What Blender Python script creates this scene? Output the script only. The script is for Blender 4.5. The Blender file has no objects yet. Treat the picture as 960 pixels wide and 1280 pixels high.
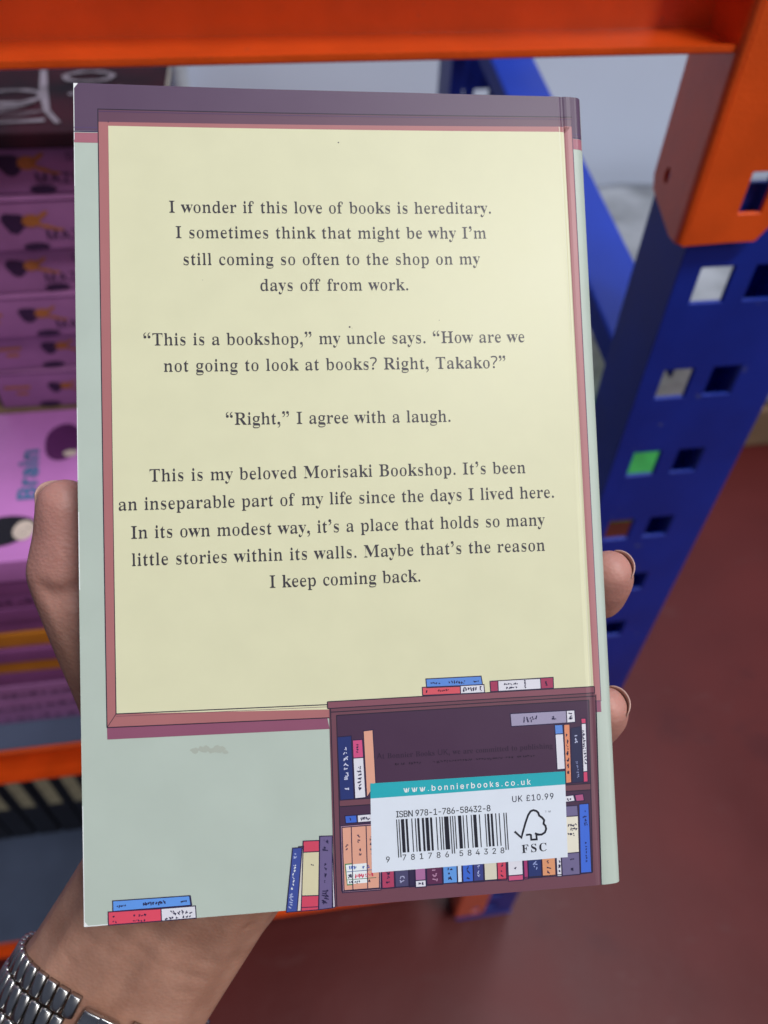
import bpy, bmesh, math, random
import numpy as np
from mathutils import Vector, Matrix, geometry

C = bpy.context.scene
COL = C.collection
R = math.radians

# ------------------------------------------------------------------ camera
F_PX, CX, CY = 985.0, 480.0, 640.0                       # focal length in photo pixels (960 x 1280)
CAM_R = np.array([[0.98910274, -0.14469239, 0.02720061],  # rows: right, down, forward in world axes
                  [-0.08977647, -0.73918443, -0.66749274],
                  [0.11668739, 0.65777693, -0.74411932]])
CAM_P = np.array([0.0, 0.0, 1.66])
cam = bpy.data.cameras.new('camera'); cam_o = bpy.data.objects.new('camera', cam); COL.objects.link(cam_o)
cr = CAM_R
cam_o.matrix_world = Matrix(((cr[0][0], -cr[1][0], -cr[2][0], CAM_P[0]),
                             (cr[0][1], -cr[1][1], -cr[2][1], CAM_P[1]),
                             (cr[0][2], -cr[1][2], -cr[2][2], CAM_P[2]), (0, 0, 0, 1)))
cam.sensor_fit = 'VERTICAL'; cam.sensor_height = 36.0; cam.lens = 36.0*F_PX/1280.0
cam.clip_start = 0.02; cam.clip_end = 60
cam.dof.use_dof = True; cam.dof.focus_distance = 0.190; cam.dof.aperture_fstop = 12.5
C.camera = cam_o

# ------------------------------------------------------------------ light
w = bpy.data.worlds.new('World'); C.world = w; w.use_nodes = True
bg = w.node_tree.nodes['Background']; bg.inputs[0].default_value = (0.62, 0.72, 1.0, 1); bg.inputs[1].default_value = 0.20
def area(name, loc, target, size, power, color):
    l = bpy.data.lights.new(name, 'AREA'); l.shape = 'RECTANGLE'; l.size, l.size_y = size; l.energy = power; l.color = color
    o = bpy.data.objects.new(name, l); COL.objects.link(o); o.location = loc
    d = Vector(target)-Vector(loc); o.rotation_euler = d.to_track_quat('-Z', 'Y').to_euler(); return o
area('ceiling_lamp_front', (1.3, -0.85, 4.7), (0.3, 0.35, 1.3), (1.3, 0.35), 96, (1.0, 0.985, 0.96))
area('fill_light_aisle', (3.0, -2.6, 3.9), (0.1, 0.4, 1.2), (0.6, 2.4), 84, (1.0, 0.98, 0.95))  # added fill to brighten the rack fronts, not a known ceiling fitting
area('ceiling_lamp_rear', (1.2, 1.7, 5.2), (0.9, 1.8, 0), (3.2, 0.7), 125, (0.86, 0.92, 1.0))
C.view_settings.view_transform = 'Standard'; C.view_settings.look = 'None'
C.view_settings.exposure = -0.42; C.view_settings.gamma = 1.0
C.render.engine = 'CYCLES'

# ------------------------------------------------------------------ helpers
def lin(h):
    if isinstance(h, str):
        h = h.lstrip('#'); h = [int(h[i:i+2], 16) for i in (0, 2, 4)]
    return [((c/255)/12.92 if c/255 <= 0.04045 else ((c/255+0.055)/1.055)**2.4) for c in h]

def material(name, col, rough=0.5, metal=0.0, var=0.12, vscale=40.0, bump=0.0, bscale=600.0, bdist=0.0002,
             spec=0.5, sss=0.0, coat=0.0, rvar=0.08, col2=None, lo=0.35, hi=0.65, detail=4.0):
    m = bpy.data.materials.new(name); m.use_nodes = True
    nt = m.node_tree; N, L = nt.nodes, nt.links; b = N['Principled BSDF']
    b.inputs['Roughness'].default_value = rough; b.inputs['Metallic'].default_value = metal
    b.inputs['Specular IOR Level'].default_value = spec
    if coat: b.inputs['Coat Weight'].default_value = coat; b.inputs['Coat Roughness'].default_value = 0.15
    tc = N.new('ShaderNodeTexCoord')
    nz = N.new('ShaderNodeTexNoise'); nz.inputs['Scale'].default_value = vscale; nz.inputs['Detail'].default_value = detail
    L.new(tc.outputs['Object'], nz.inputs['Vector'])
    rp = N.new('ShaderNodeValToRGB'); rp.color_ramp.elements[0].position = lo; rp.color_ramp.elements[1].position = hi
    a = [max(0, c*(1-var)) for c in col]; d = [min(1, c*(1+var)) for c in (col2 if col2 is not None else col)]
    rp.color_ramp.elements[0].color = (*a, 1); rp.color_ramp.elements[1].color = (*d, 1)
    L.new(nz.outputs['Fac'], rp.inputs['Fac']); L.new(rp.outputs['Color'], b.inputs['Base Color'])
    if rvar:
        mr = N.new('ShaderNodeMapRange'); mr.inputs['To Min'].default_value = max(0.02, rough-rvar); mr.inputs['To Max'].default_value = min(1, rough+rvar)
        L.new(nz.outputs['Fac'], mr.inputs['Value']); L.new(mr.outputs['Result'], b.inputs['Roughness'])
    if bump:
        n2 = N.new('ShaderNodeTexNoise'); n2.inputs['Scale'].default_value = bscale; n2.inputs['Detail'].default_value = 3
        L.new(tc.outputs['Object'], n2.inputs['Vector'])
        bp = N.new('ShaderNodeBump'); bp.inputs['Strength'].default_value = bump; bp.inputs['Distance'].default_value = bdist
        L.new(n2.outputs['Fac'], bp.inputs['Height']); L.new(bp.outputs['Normal'], b.inputs['Normal'])
    if sss:
        b.inputs['Subsurface Weight'].default_value = sss
        b.inputs['Subsurface Radius'].default_value = (1.0, 0.35, 0.2); b.inputs['Subsurface Scale'].default_value = 0.003
    return m

WM = {}                                                   # world matrix of every object we link
def tag(o, label=None, cat=None, group=None, kind=None):
    if label: o['label'] = label
    if cat: o['category'] = cat
    if group: o['group'] = group
    if kind: o['kind'] = kind
    return o
def empty(name, mat4, label, cat, group=None):
    o = bpy.data.objects.new(name, None); COL.objects.link(o); o.matrix_world = mat4; o.empty_display_size = 0.02
    WM[o] = mat4.copy(); return tag(o, label, cat, group)
def link(name, me, mats, parent=None, world=False, smooth=False, at=None):
    """link a mesh; world=True: its vertices are world coordinates and are brought into the parent's frame"""
    o = bpy.data.objects.new(name, me); COL.objects.link(o)
    if not isinstance(mats, (list, tuple)): mats = [mats]
    if len(me.materials) == 0:
        for m in mats: me.materials.append(m)
    if parent is not None:
        o.parent = parent; P = WM[parent]
        if world: me.transform(P.inverted())
        WM[o] = P.copy()
    else:
        M = at if at is not None else Matrix.Identity(4)
        if world and at is not None: me.transform(M.inverted())
        o.matrix_world = M; WM[o] = M.copy()
    if smooth:
        for p in me.polygons: p.use_smooth = True
    return o
def finish(bm, name='mesh'):
    me = bpy.data.meshes.new(name); bm.to_mesh(me); bm.free(); return me
def box(bm, lo, hi, mi=0, M=None):
    vs = [bm.verts.new((x, y, z)) for z in (lo[2], hi[2]) for y in (lo[1], hi[1]) for x in (lo[0], hi[0])]
    if M is not None:
        for v in vs: v.co = M @ v.co
    for f in ((0, 2, 3, 1), (4, 5, 7, 6), (0, 1, 5, 4), (2, 6, 7, 3), (0, 4, 6, 2), (1, 3, 7, 5)):
        bm.faces.new([vs[i] for i in f]).material_index = mi
    return vs
def bevel(bm, w, seg=2):
    bmesh.ops.bevel(bm, geom=[e for e in bm.edges], offset=w, segments=seg, affect='EDGES', profile=0.5, clamp_overlap=True)
def box_mesh(lo, hi, bev=0.0, seg=2):
    bm = bmesh.new(); box(bm, lo, hi)
    if bev: bevel(bm, bev, seg)
    return finish(bm)
def round_path(pts, r, n=5):
    """round the inner corners of a 2D polyline"""
    out = [Vector(pts[0])]
    for i in range(1, len(pts)-1):
        a, b, c = Vector(pts[i-1]), Vector(pts[i]), Vector(pts[i+1])
        d1, d2 = (a-b), (c-b); rr = min(r, d1.length*.45, d2.length*.45); d1.normalize(); d2.normalize()
        p, q = b+d1*rr, b+d2*rr
        for k in range(n+1):
            t = k/n; out.append(p*(1-t)**2+b*2*t*(1-t)+q*t*t)
    out.append(Vector(pts[-1])); return out
def sheet_x(prof, x0, x1, t, nx=1):
    """bent sheet metal: a (y,z) profile of thickness t run along x"""
    n = len(prof); nor = []
    for i in range(n):
        d = (prof[min(i+1, n-1)]-prof[max(i-1, 0)]).normalized(); nor.append(Vector((-d.y, d.x)))
    loop = [p for p in prof]+[prof[i]+nor[i]*t for i in range(n-1, -1, -1)]
    bm = bmesh.new(); rings = []
    for k in range(nx+1):
        x = x0+(x1-x0)*k/nx; rings.append([bm.verts.new((x, p.x, p.y)) for p in loop])
    m = len(loop)
    for k in range(nx):
        for i in range(m): bm.faces.new((rings[k][i], rings[k][(i+1) % m], rings[k+1][(i+1) % m], rings[k+1][i]))
    for k in (0, nx):
        for i in range(n-1):
            bm.faces.new((rings[k][i], rings[k][i+1], rings[k][m-2-i], rings[k][m-1-i]))
    bmesh.ops.recalc_face_normals(bm, faces=bm.faces[:]); return bm
def smooth_by_angle(o, deg=35):
    me = o.data
    for p in me.polygons: p.use_smooth = True
    bm = bmesh.new(); bm.from_mesh(me)
    for e in bm.edges:
        if len(e.link_faces) == 2 and e.calc_face_angle(0) > R(deg): e.smooth = False
    bm.to_mesh(me); bm.free()
def tube(bm, pts, r, n=10):
    prev = None; rings = []
    for i, p in enumerate(pts):
        p = Vector(p); d = (Vector(pts[min(i+1, len(pts)-1)])-Vector(pts[max(i-1, 0)])).normalized()
        a = Vector((0, 0, 1)) if abs(d.z) < .9 else Vector((1, 0, 0)); u = d.cross(a).normalized(); v = d.cross(u)
        rings.append([bm.verts.new(p+u*r*math.cos(2*math.pi*k/n)+v*r*math.sin(2*math.pi*k/n)) for k in range(n)])
    for a, b in zip(rings, rings[1:]):
        for k in range(n): bm.faces.new((a[k], a[(k+1) % n], b[(k+1) % n], b[k]))
    bm.faces.new(rings[0]); bm.faces.new(rings[-1])

# glyph outlines
SERIF = {"a":[344,[255,-10,216,1,200,35,151,2,95,-9,55,0,29,26,21,53,21,77,31,104,50,126,98,155,199,190,198,250,193,272,182,286,156,295,123,293,105,281,104,272,123,231,120,215,110,202,77,191,49,199,34,223,35,252,44,272,69,295,126,316,205,315,252,300,280,271,292,228,294,42,304,34,320,42,329,28,294,-1],[151,34,178,44,199,63,199,169,154,151,127,123,120,105,122,56,133,39]],"b":[361,[43,-11,42,407,34,431,8,439,8,455,138,455,138,279,162,301,205,317,254,313,292,292,321,256,335,221,342,166,337,118,329,89,308,51,281,21,246,0,206,-9,177,-9,148,-1,105,28,53,-11],[183,14,213,23,232,49,242,95,245,160,242,213,231,251,212,273,184,280,155,270,138,242,140,52,149,28,169,16]],"c":[293,[156,-10,119,-5,97,4,51,45,24,106,22,181,40,237,55,260,84,289,133,313,160,318,204,317,241,305,265,283,277,256,275,228,253,207,236,204,214,209,201,225,197,279,190,290,169,297,138,285,118,248,114,221,113,164,123,105,146,65,178,42,204,38,227,42,271,72,285,60,248,21,227,8,181,-8]],"d":[370,[140,-10,107,-5,78,10,53,35,35,66,23,104,19,147,24,196,36,237,72,290,101,309,123,316,175,314,201,301,223,280,222,413,208,433,176,439,176,455,319,455,320,60,327,38,353,28,353,11,294,6,223,-10,223,39,188,2],[171,28,202,41,223,76,222,247,201,273,174,281,147,273,130,250,121,210,118,153,120,98,130,58,146,36]],"e":[301,[154,-10,106,-1,85,10,58,35,27,95,19,157,28,215,59,273,109,309,157,318,209,309,249,280,274,234,283,166,117,166,120,128,138,73,154,56,175,46,199,42,237,53,270,86,285,73,248,27,228,11,205,-1],[116,192,201,192,198,261,190,283,181,292,161,297,147,294,127,274,117,232]],"f":[214,[15,0,15,16,37,20,49,32,52,73,52,277,16,277,16,310,52,310,53,370,60,400,75,425,96,444,123,457,156,464,188,464,222,456,247,439,261,417,262,386,248,363,218,356,192,368,185,395,197,433,190,442,159,437,152,425,148,399,148,310,203,310,203,277,148,277,149,47,162,23,199,16,199,0]],"g":[327,[146,-140,89,-136,60,-127,29,-108,15,-84,16,-64,28,-46,69,-26,44,-10,29,9,24,30,28,54,49,80,102,110,58,135,31,169,22,212,30,251,60,289,88,305,120,315,170,318,233,304,317,304,317,268,268,268,286,237,291,203,285,167,264,137,242,120,215,108,121,100,106,87,101,71,105,59,119,51,236,45,285,29,303,13,312,-9,316,-37,311,-67,286,-103,257,-121,197,-137],[157,124,178,130,190,146,199,211,190,276,178,292,157,297,137,292,124,276,114,211,124,146,137,130],[161,-116,218,-111,238,-104,260,-81,260,-51,249,-41,223,-35,97,-34,76,-58,73,-73,79,-89,111,-111]],"h":[381,[18,0,18,16,39,21,47,29,52,56,52,406,43,432,19,440,19,455,148,455,148,267,175,295,224,317,270,315,292,306,309,292,328,244,332,38,343,21,363,16,363,0,202,0,202,16,215,17,228,26,235,56,234,241,223,265,203,271,173,262,148,235,148,43,157,23,180,16,180,0]],"i":[198,[101,362,81,366,65,376,54,393,50,412,54,432,65,449,81,460,101,463,120,460,137,449,147,432,151,412,147,393,136,376,120,366],[18,0,18,16,39,21,47,29,52,56,52,267,44,287,20,293,21,310,148,310,149,43,157,23,180,16,180,0]],"j":[210,[106,363,86,367,70,378,59,394,56,414,59,434,71,450,87,461,106,465,126,461,142,450,153,434,157,414,153,394,142,378,126,367],[36,-140,4,-136,-29,-120,-50,-94,-56,-70,-53,-53,-41,-37,-26,-30,-3,-30,15,-39,25,-55,25,-73,11,-101,13,-111,25,-116,44,-115,53,-109,60,-94,64,258,56,284,22,294,22,310,159,310,156,-58,145,-87,115,-120,88,-133]],"k":[359,[17,0,17,16,39,21,47,29,52,56,52,412,45,432,20,439,21,455,148,455,148,169,242,269,240,287,206,293,206,310,345,310,345,293,297,278,222,209,350,29,376,16,376,0,211,0,211,16,234,20,238,37,163,147,148,134,148,43,157,23,180,16,180,0]],"l":[199,[18,0,18,16,39,21,47,29,52,56,52,411,45,432,20,439,20,455,148,455,149,49,157,23,180,16,180,0]],"m":[554,[18,0,18,16,39,21,47,29,52,56,52,266,43,287,19,294,19,310,146,310,146,265,188,305,237,318,258,317,292,304,305,293,320,261,364,304,399,317,444,315,465,306,482,292,501,244,505,38,516,21,536,16,536,0,377,0,377,16,397,21,408,38,410,163,405,253,394,268,377,271,349,263,324,237,325,44,333,23,356,16,356,0,199,0,199,16,219,21,230,38,232,163,228,253,216,268,199,271,170,262,146,235,147,44,155,24,177,16,177,0]],"n":[381,[18,0,18,16,39,21,47,29,52,56,52,266,43,287,19,294,19,310,148,310,148,267,190,306,224,317,270,315,292,306,309,292,328,244,332,38,343,21,363,16,363,0,202,0,202,16,215,17,228,26,235,56,234,241,223,265,203,271,173,262,148,235,148,43,157,23,180,16,180,0]],"o":[336,[169,-10,114,-1,90,11,60,37,27,96,19,154,27,213,38,239,60,272,90,297,114,309,168,318,222,309,245,298,275,273,298,240,308,214,317,154,308,94,298,69,275,36,245,11,222,-1],[169,11,193,18,211,44,220,154,217,227,208,271,192,292,169,299,144,292,128,271,120,227,117,154,120,82,126,44,144,18]],"p":[371,[17,-139,17,-124,38,-119,48,-107,52,-64,52,261,44,286,19,295,19,310,143,310,143,263,166,294,195,313,242,318,284,305,323,264,346,203,350,160,346,113,323,48,282,5,239,-9,211,-9,183,1,148,32,152,-99,163,-116,197,-123,197,-139],[195,28,222,36,239,59,249,99,253,154,250,208,241,248,225,270,199,278,171,267,148,235,148,69,167,38]],"q":[364,[175,-139,175,-123,210,-116,221,-102,224,29,200,8,158,-8,108,-5,70,17,41,53,24,101,21,160,29,207,40,234,63,270,93,297,117,309,156,318,185,318,229,302,257,281,309,320,320,320,320,-90,329,-116,354,-123,354,-139],[179,30,208,40,224,67,222,258,219,271,204,289,179,295,150,286,131,261,120,218,117,156,120,100,131,60,150,37]],"r":[287,[18,0,18,16,39,21,47,29,52,56,52,267,44,287,20,293,21,310,146,310,146,252,172,288,203,311,233,318,270,308,283,293,289,266,287,248,274,231,254,223,233,224,202,255,189,260,166,247,152,220,150,42,163,23,197,16,197,0]],"s":[288,[151,-10,73,9,60,4,51,-9,36,-9,36,105,53,105,79,48,95,32,121,17,148,15,174,23,189,40,192,58,188,76,176,92,85,142,54,169,39,202,40,247,65,291,98,312,145,319,213,305,223,308,230,319,244,319,244,222,228,222,209,262,174,291,149,296,130,294,116,286,106,269,106,249,115,232,229,165,246,144,255,117,254,65,237,28,218,10,194,-3]],"t":[228,[124,-9,80,-1,66,10,53,36,48,71,48,279,20,279,20,300,88,369,129,424,144,424,144,310,208,310,208,279,144,279,147,59,154,45,168,40,189,49,206,75,222,66,198,24,182,9,165,-1]],"u":[375,[131,-10,103,-7,81,2,65,17,54,38,46,80,44,268,33,289,11,294,11,310,142,310,142,68,154,43,177,36,205,43,228,66,228,263,218,287,189,294,189,310,324,310,325,56,334,36,360,30,360,13,300,7,228,-10,228,40,186,3,160,-7]],"v":[306,[142,-10,33,261,19,285,-3,293,-3,310,164,310,164,294,136,290,129,273,185,122,241,270,232,289,203,294,203,310,305,310,305,295,281,283,266,258,160,-10]],"w":[435,[122,-10,15,269,4,287,-11,293,-11,310,138,310,138,293,118,288,115,269,167,127,211,235,193,283,185,292,168,295,168,310,323,310,323,293,302,288,296,274,336,141,387,273,382,287,356,295,356,310,445,310,445,295,427,287,414,263,304,-10,289,-10,223,197,140,-10]],"x":[319,[5,0,5,15,34,29,53,46,123,136,37,272,18,289,4,293,4,310,169,310,169,294,147,291,141,278,183,206,234,275,227,290,201,294,201,310,311,310,311,296,273,275,198,184,295,30,305,20,319,15,319,0,155,0,155,16,180,21,185,34,138,114,85,38,92,20,118,15,118,0]],"y":[300,[52,-140,22,-133,1,-113,-7,-84,1,-58,24,-41,56,-44,72,-61,75,-94,90,-98,120,-65,140,-5,32,260,15,287,-5,293,-5,310,162,310,162,293,133,288,128,272,185,119,238,270,232,288,203,293,203,310,300,310,300,293,280,285,265,258,135,-87,101,-127,83,-136]],"z":[293,[13,0,13,14,168,287,106,286,79,276,61,258,44,216,26,216,32,310,275,310,275,291,126,25,181,27,214,38,237,59,260,107,276,107,268,0]],"I":[261,[13,0,13,17,56,29,72,49,75,179,74,405,67,424,58,430,13,439,13,455,244,455,244,439,201,430,192,424,184,405,183,77,192,37,211,24,246,17,246,0]],"T":[423,[92,0,92,17,137,27,146,36,154,59,156,433,116,430,76,412,56,393,41,367,29,318,11,318,11,455,410,455,410,317,394,317,387,352,375,382,357,404,333,420,304,430,263,433,265,58,272,35,281,26,328,17,328,0]],"H":[523,[15,0,15,17,52,24,66,36,75,81,73,398,57,428,16,439,16,455,242,455,242,439,200,430,185,411,182,251,342,251,339,411,324,430,282,439,282,455,507,455,507,439,471,431,457,420,449,379,451,60,466,29,507,17,507,0,282,0,282,17,324,27,339,49,342,221,262,221,182,221,185,50,199,28,242,17,242,0]],"R":[473,[15,0,15,17,52,24,66,36,75,81,73,398,57,428,16,439,16,455,278,452,349,435,383,415,412,372,417,334,414,308,406,285,372,248,315,224,443,36,459,21,480,17,480,0,338,0,201,212,195,212,182,212,185,50,199,28,242,17,242,0],[182,234,235,236,261,245,280,258,298,290,304,336,295,389,268,421,249,429,202,429,185,414]],"M":[634,[14,0,14,17,50,24,66,36,75,79,74,402,61,428,15,439,15,455,185,455,317,142,449,455,617,455,617,439,583,430,569,418,560,378,562,54,569,34,578,25,617,17,617,0,396,0,396,17,437,27,446,36,453,54,455,399,288,0,270,0,105,389,107,57,112,41,125,26,169,17,169,0]],"B":[443,[16,0,16,17,58,28,66,37,73,60,75,369,72,401,65,421,47,435,15,439,15,455,274,452,318,444,352,429,377,409,391,383,396,351,393,325,384,302,348,268,287,247,360,223,385,206,404,185,415,160,418,132,413,93,397,61,354,24,291,4],[182,252,245,261,263,272,275,290,284,329,281,385,269,412,248,428,209,434,193,430,186,421],[222,24,268,35,289,58,300,111,298,162,284,199,268,215,231,228,182,231,183,51,194,30]],"F":[404,[15,0,15,17,58,29,66,39,73,62,75,375,65,418,50,430,14,439,14,455,394,455,394,320,377,320,355,385,320,416,288,426,230,431,194,428,184,416,182,247,217,250,248,263,269,289,284,347,302,347,302,118,285,118,269,181,249,208,217,221,182,224,186,48,204,26,257,17,257,0]],"S":[390,[43,-11,43,158,62,158,83,94,101,62,123,39,149,24,197,15,231,20,264,43,278,79,273,117,255,140,127,210,87,242,69,264,56,289,50,332,54,370,67,403,105,443,148,462,206,465,300,445,313,450,320,466,339,466,339,319,322,319,305,365,272,410,248,429,222,441,183,444,147,432,125,406,120,380,127,349,151,325,290,253,337,211,353,180,359,133,354,93,339,58,323,38,293,14,240,-6,164,-8,85,12,69,7,61,-11]],"C":[468,[257,-11,193,-3,155,10,105,43,66,87,39,142,29,184,27,251,39,314,56,351,92,399,139,435,176,452,216,462,275,465,388,435,408,443,419,465,437,465,437,308,420,308,392,364,356,407,328,427,282,442,228,437,198,419,174,389,157,347,147,293,144,226,147,164,159,114,177,74,203,46,237,29,278,24,305,26,371,52,428,106,447,89,395,33,365,14,332,0]],".":[180,[89,-9,69,-5,57,5,48,36,57,67,69,77,89,81,110,77,123,67,132,36,123,5,110,-5]],",":[180,[28,-87,61,78,124,78,129,71,118,33,71,-87]],"?":[291,[94,135,96,184,106,215,126,244,207,324,217,355,215,387,208,404,189,422,149,434,87,429,29,406,8,453,57,474,102,484,161,485,197,478,227,464,258,431,273,386,270,332,242,284,154,198,144,175,141,135],[120,-9,90,1,82,15,79,36,87,67,99,77,120,81,141,77,153,67,161,36,153,5,141,-5]],"'":[151,[57,306,44,480,107,480,94,306]]}
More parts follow.
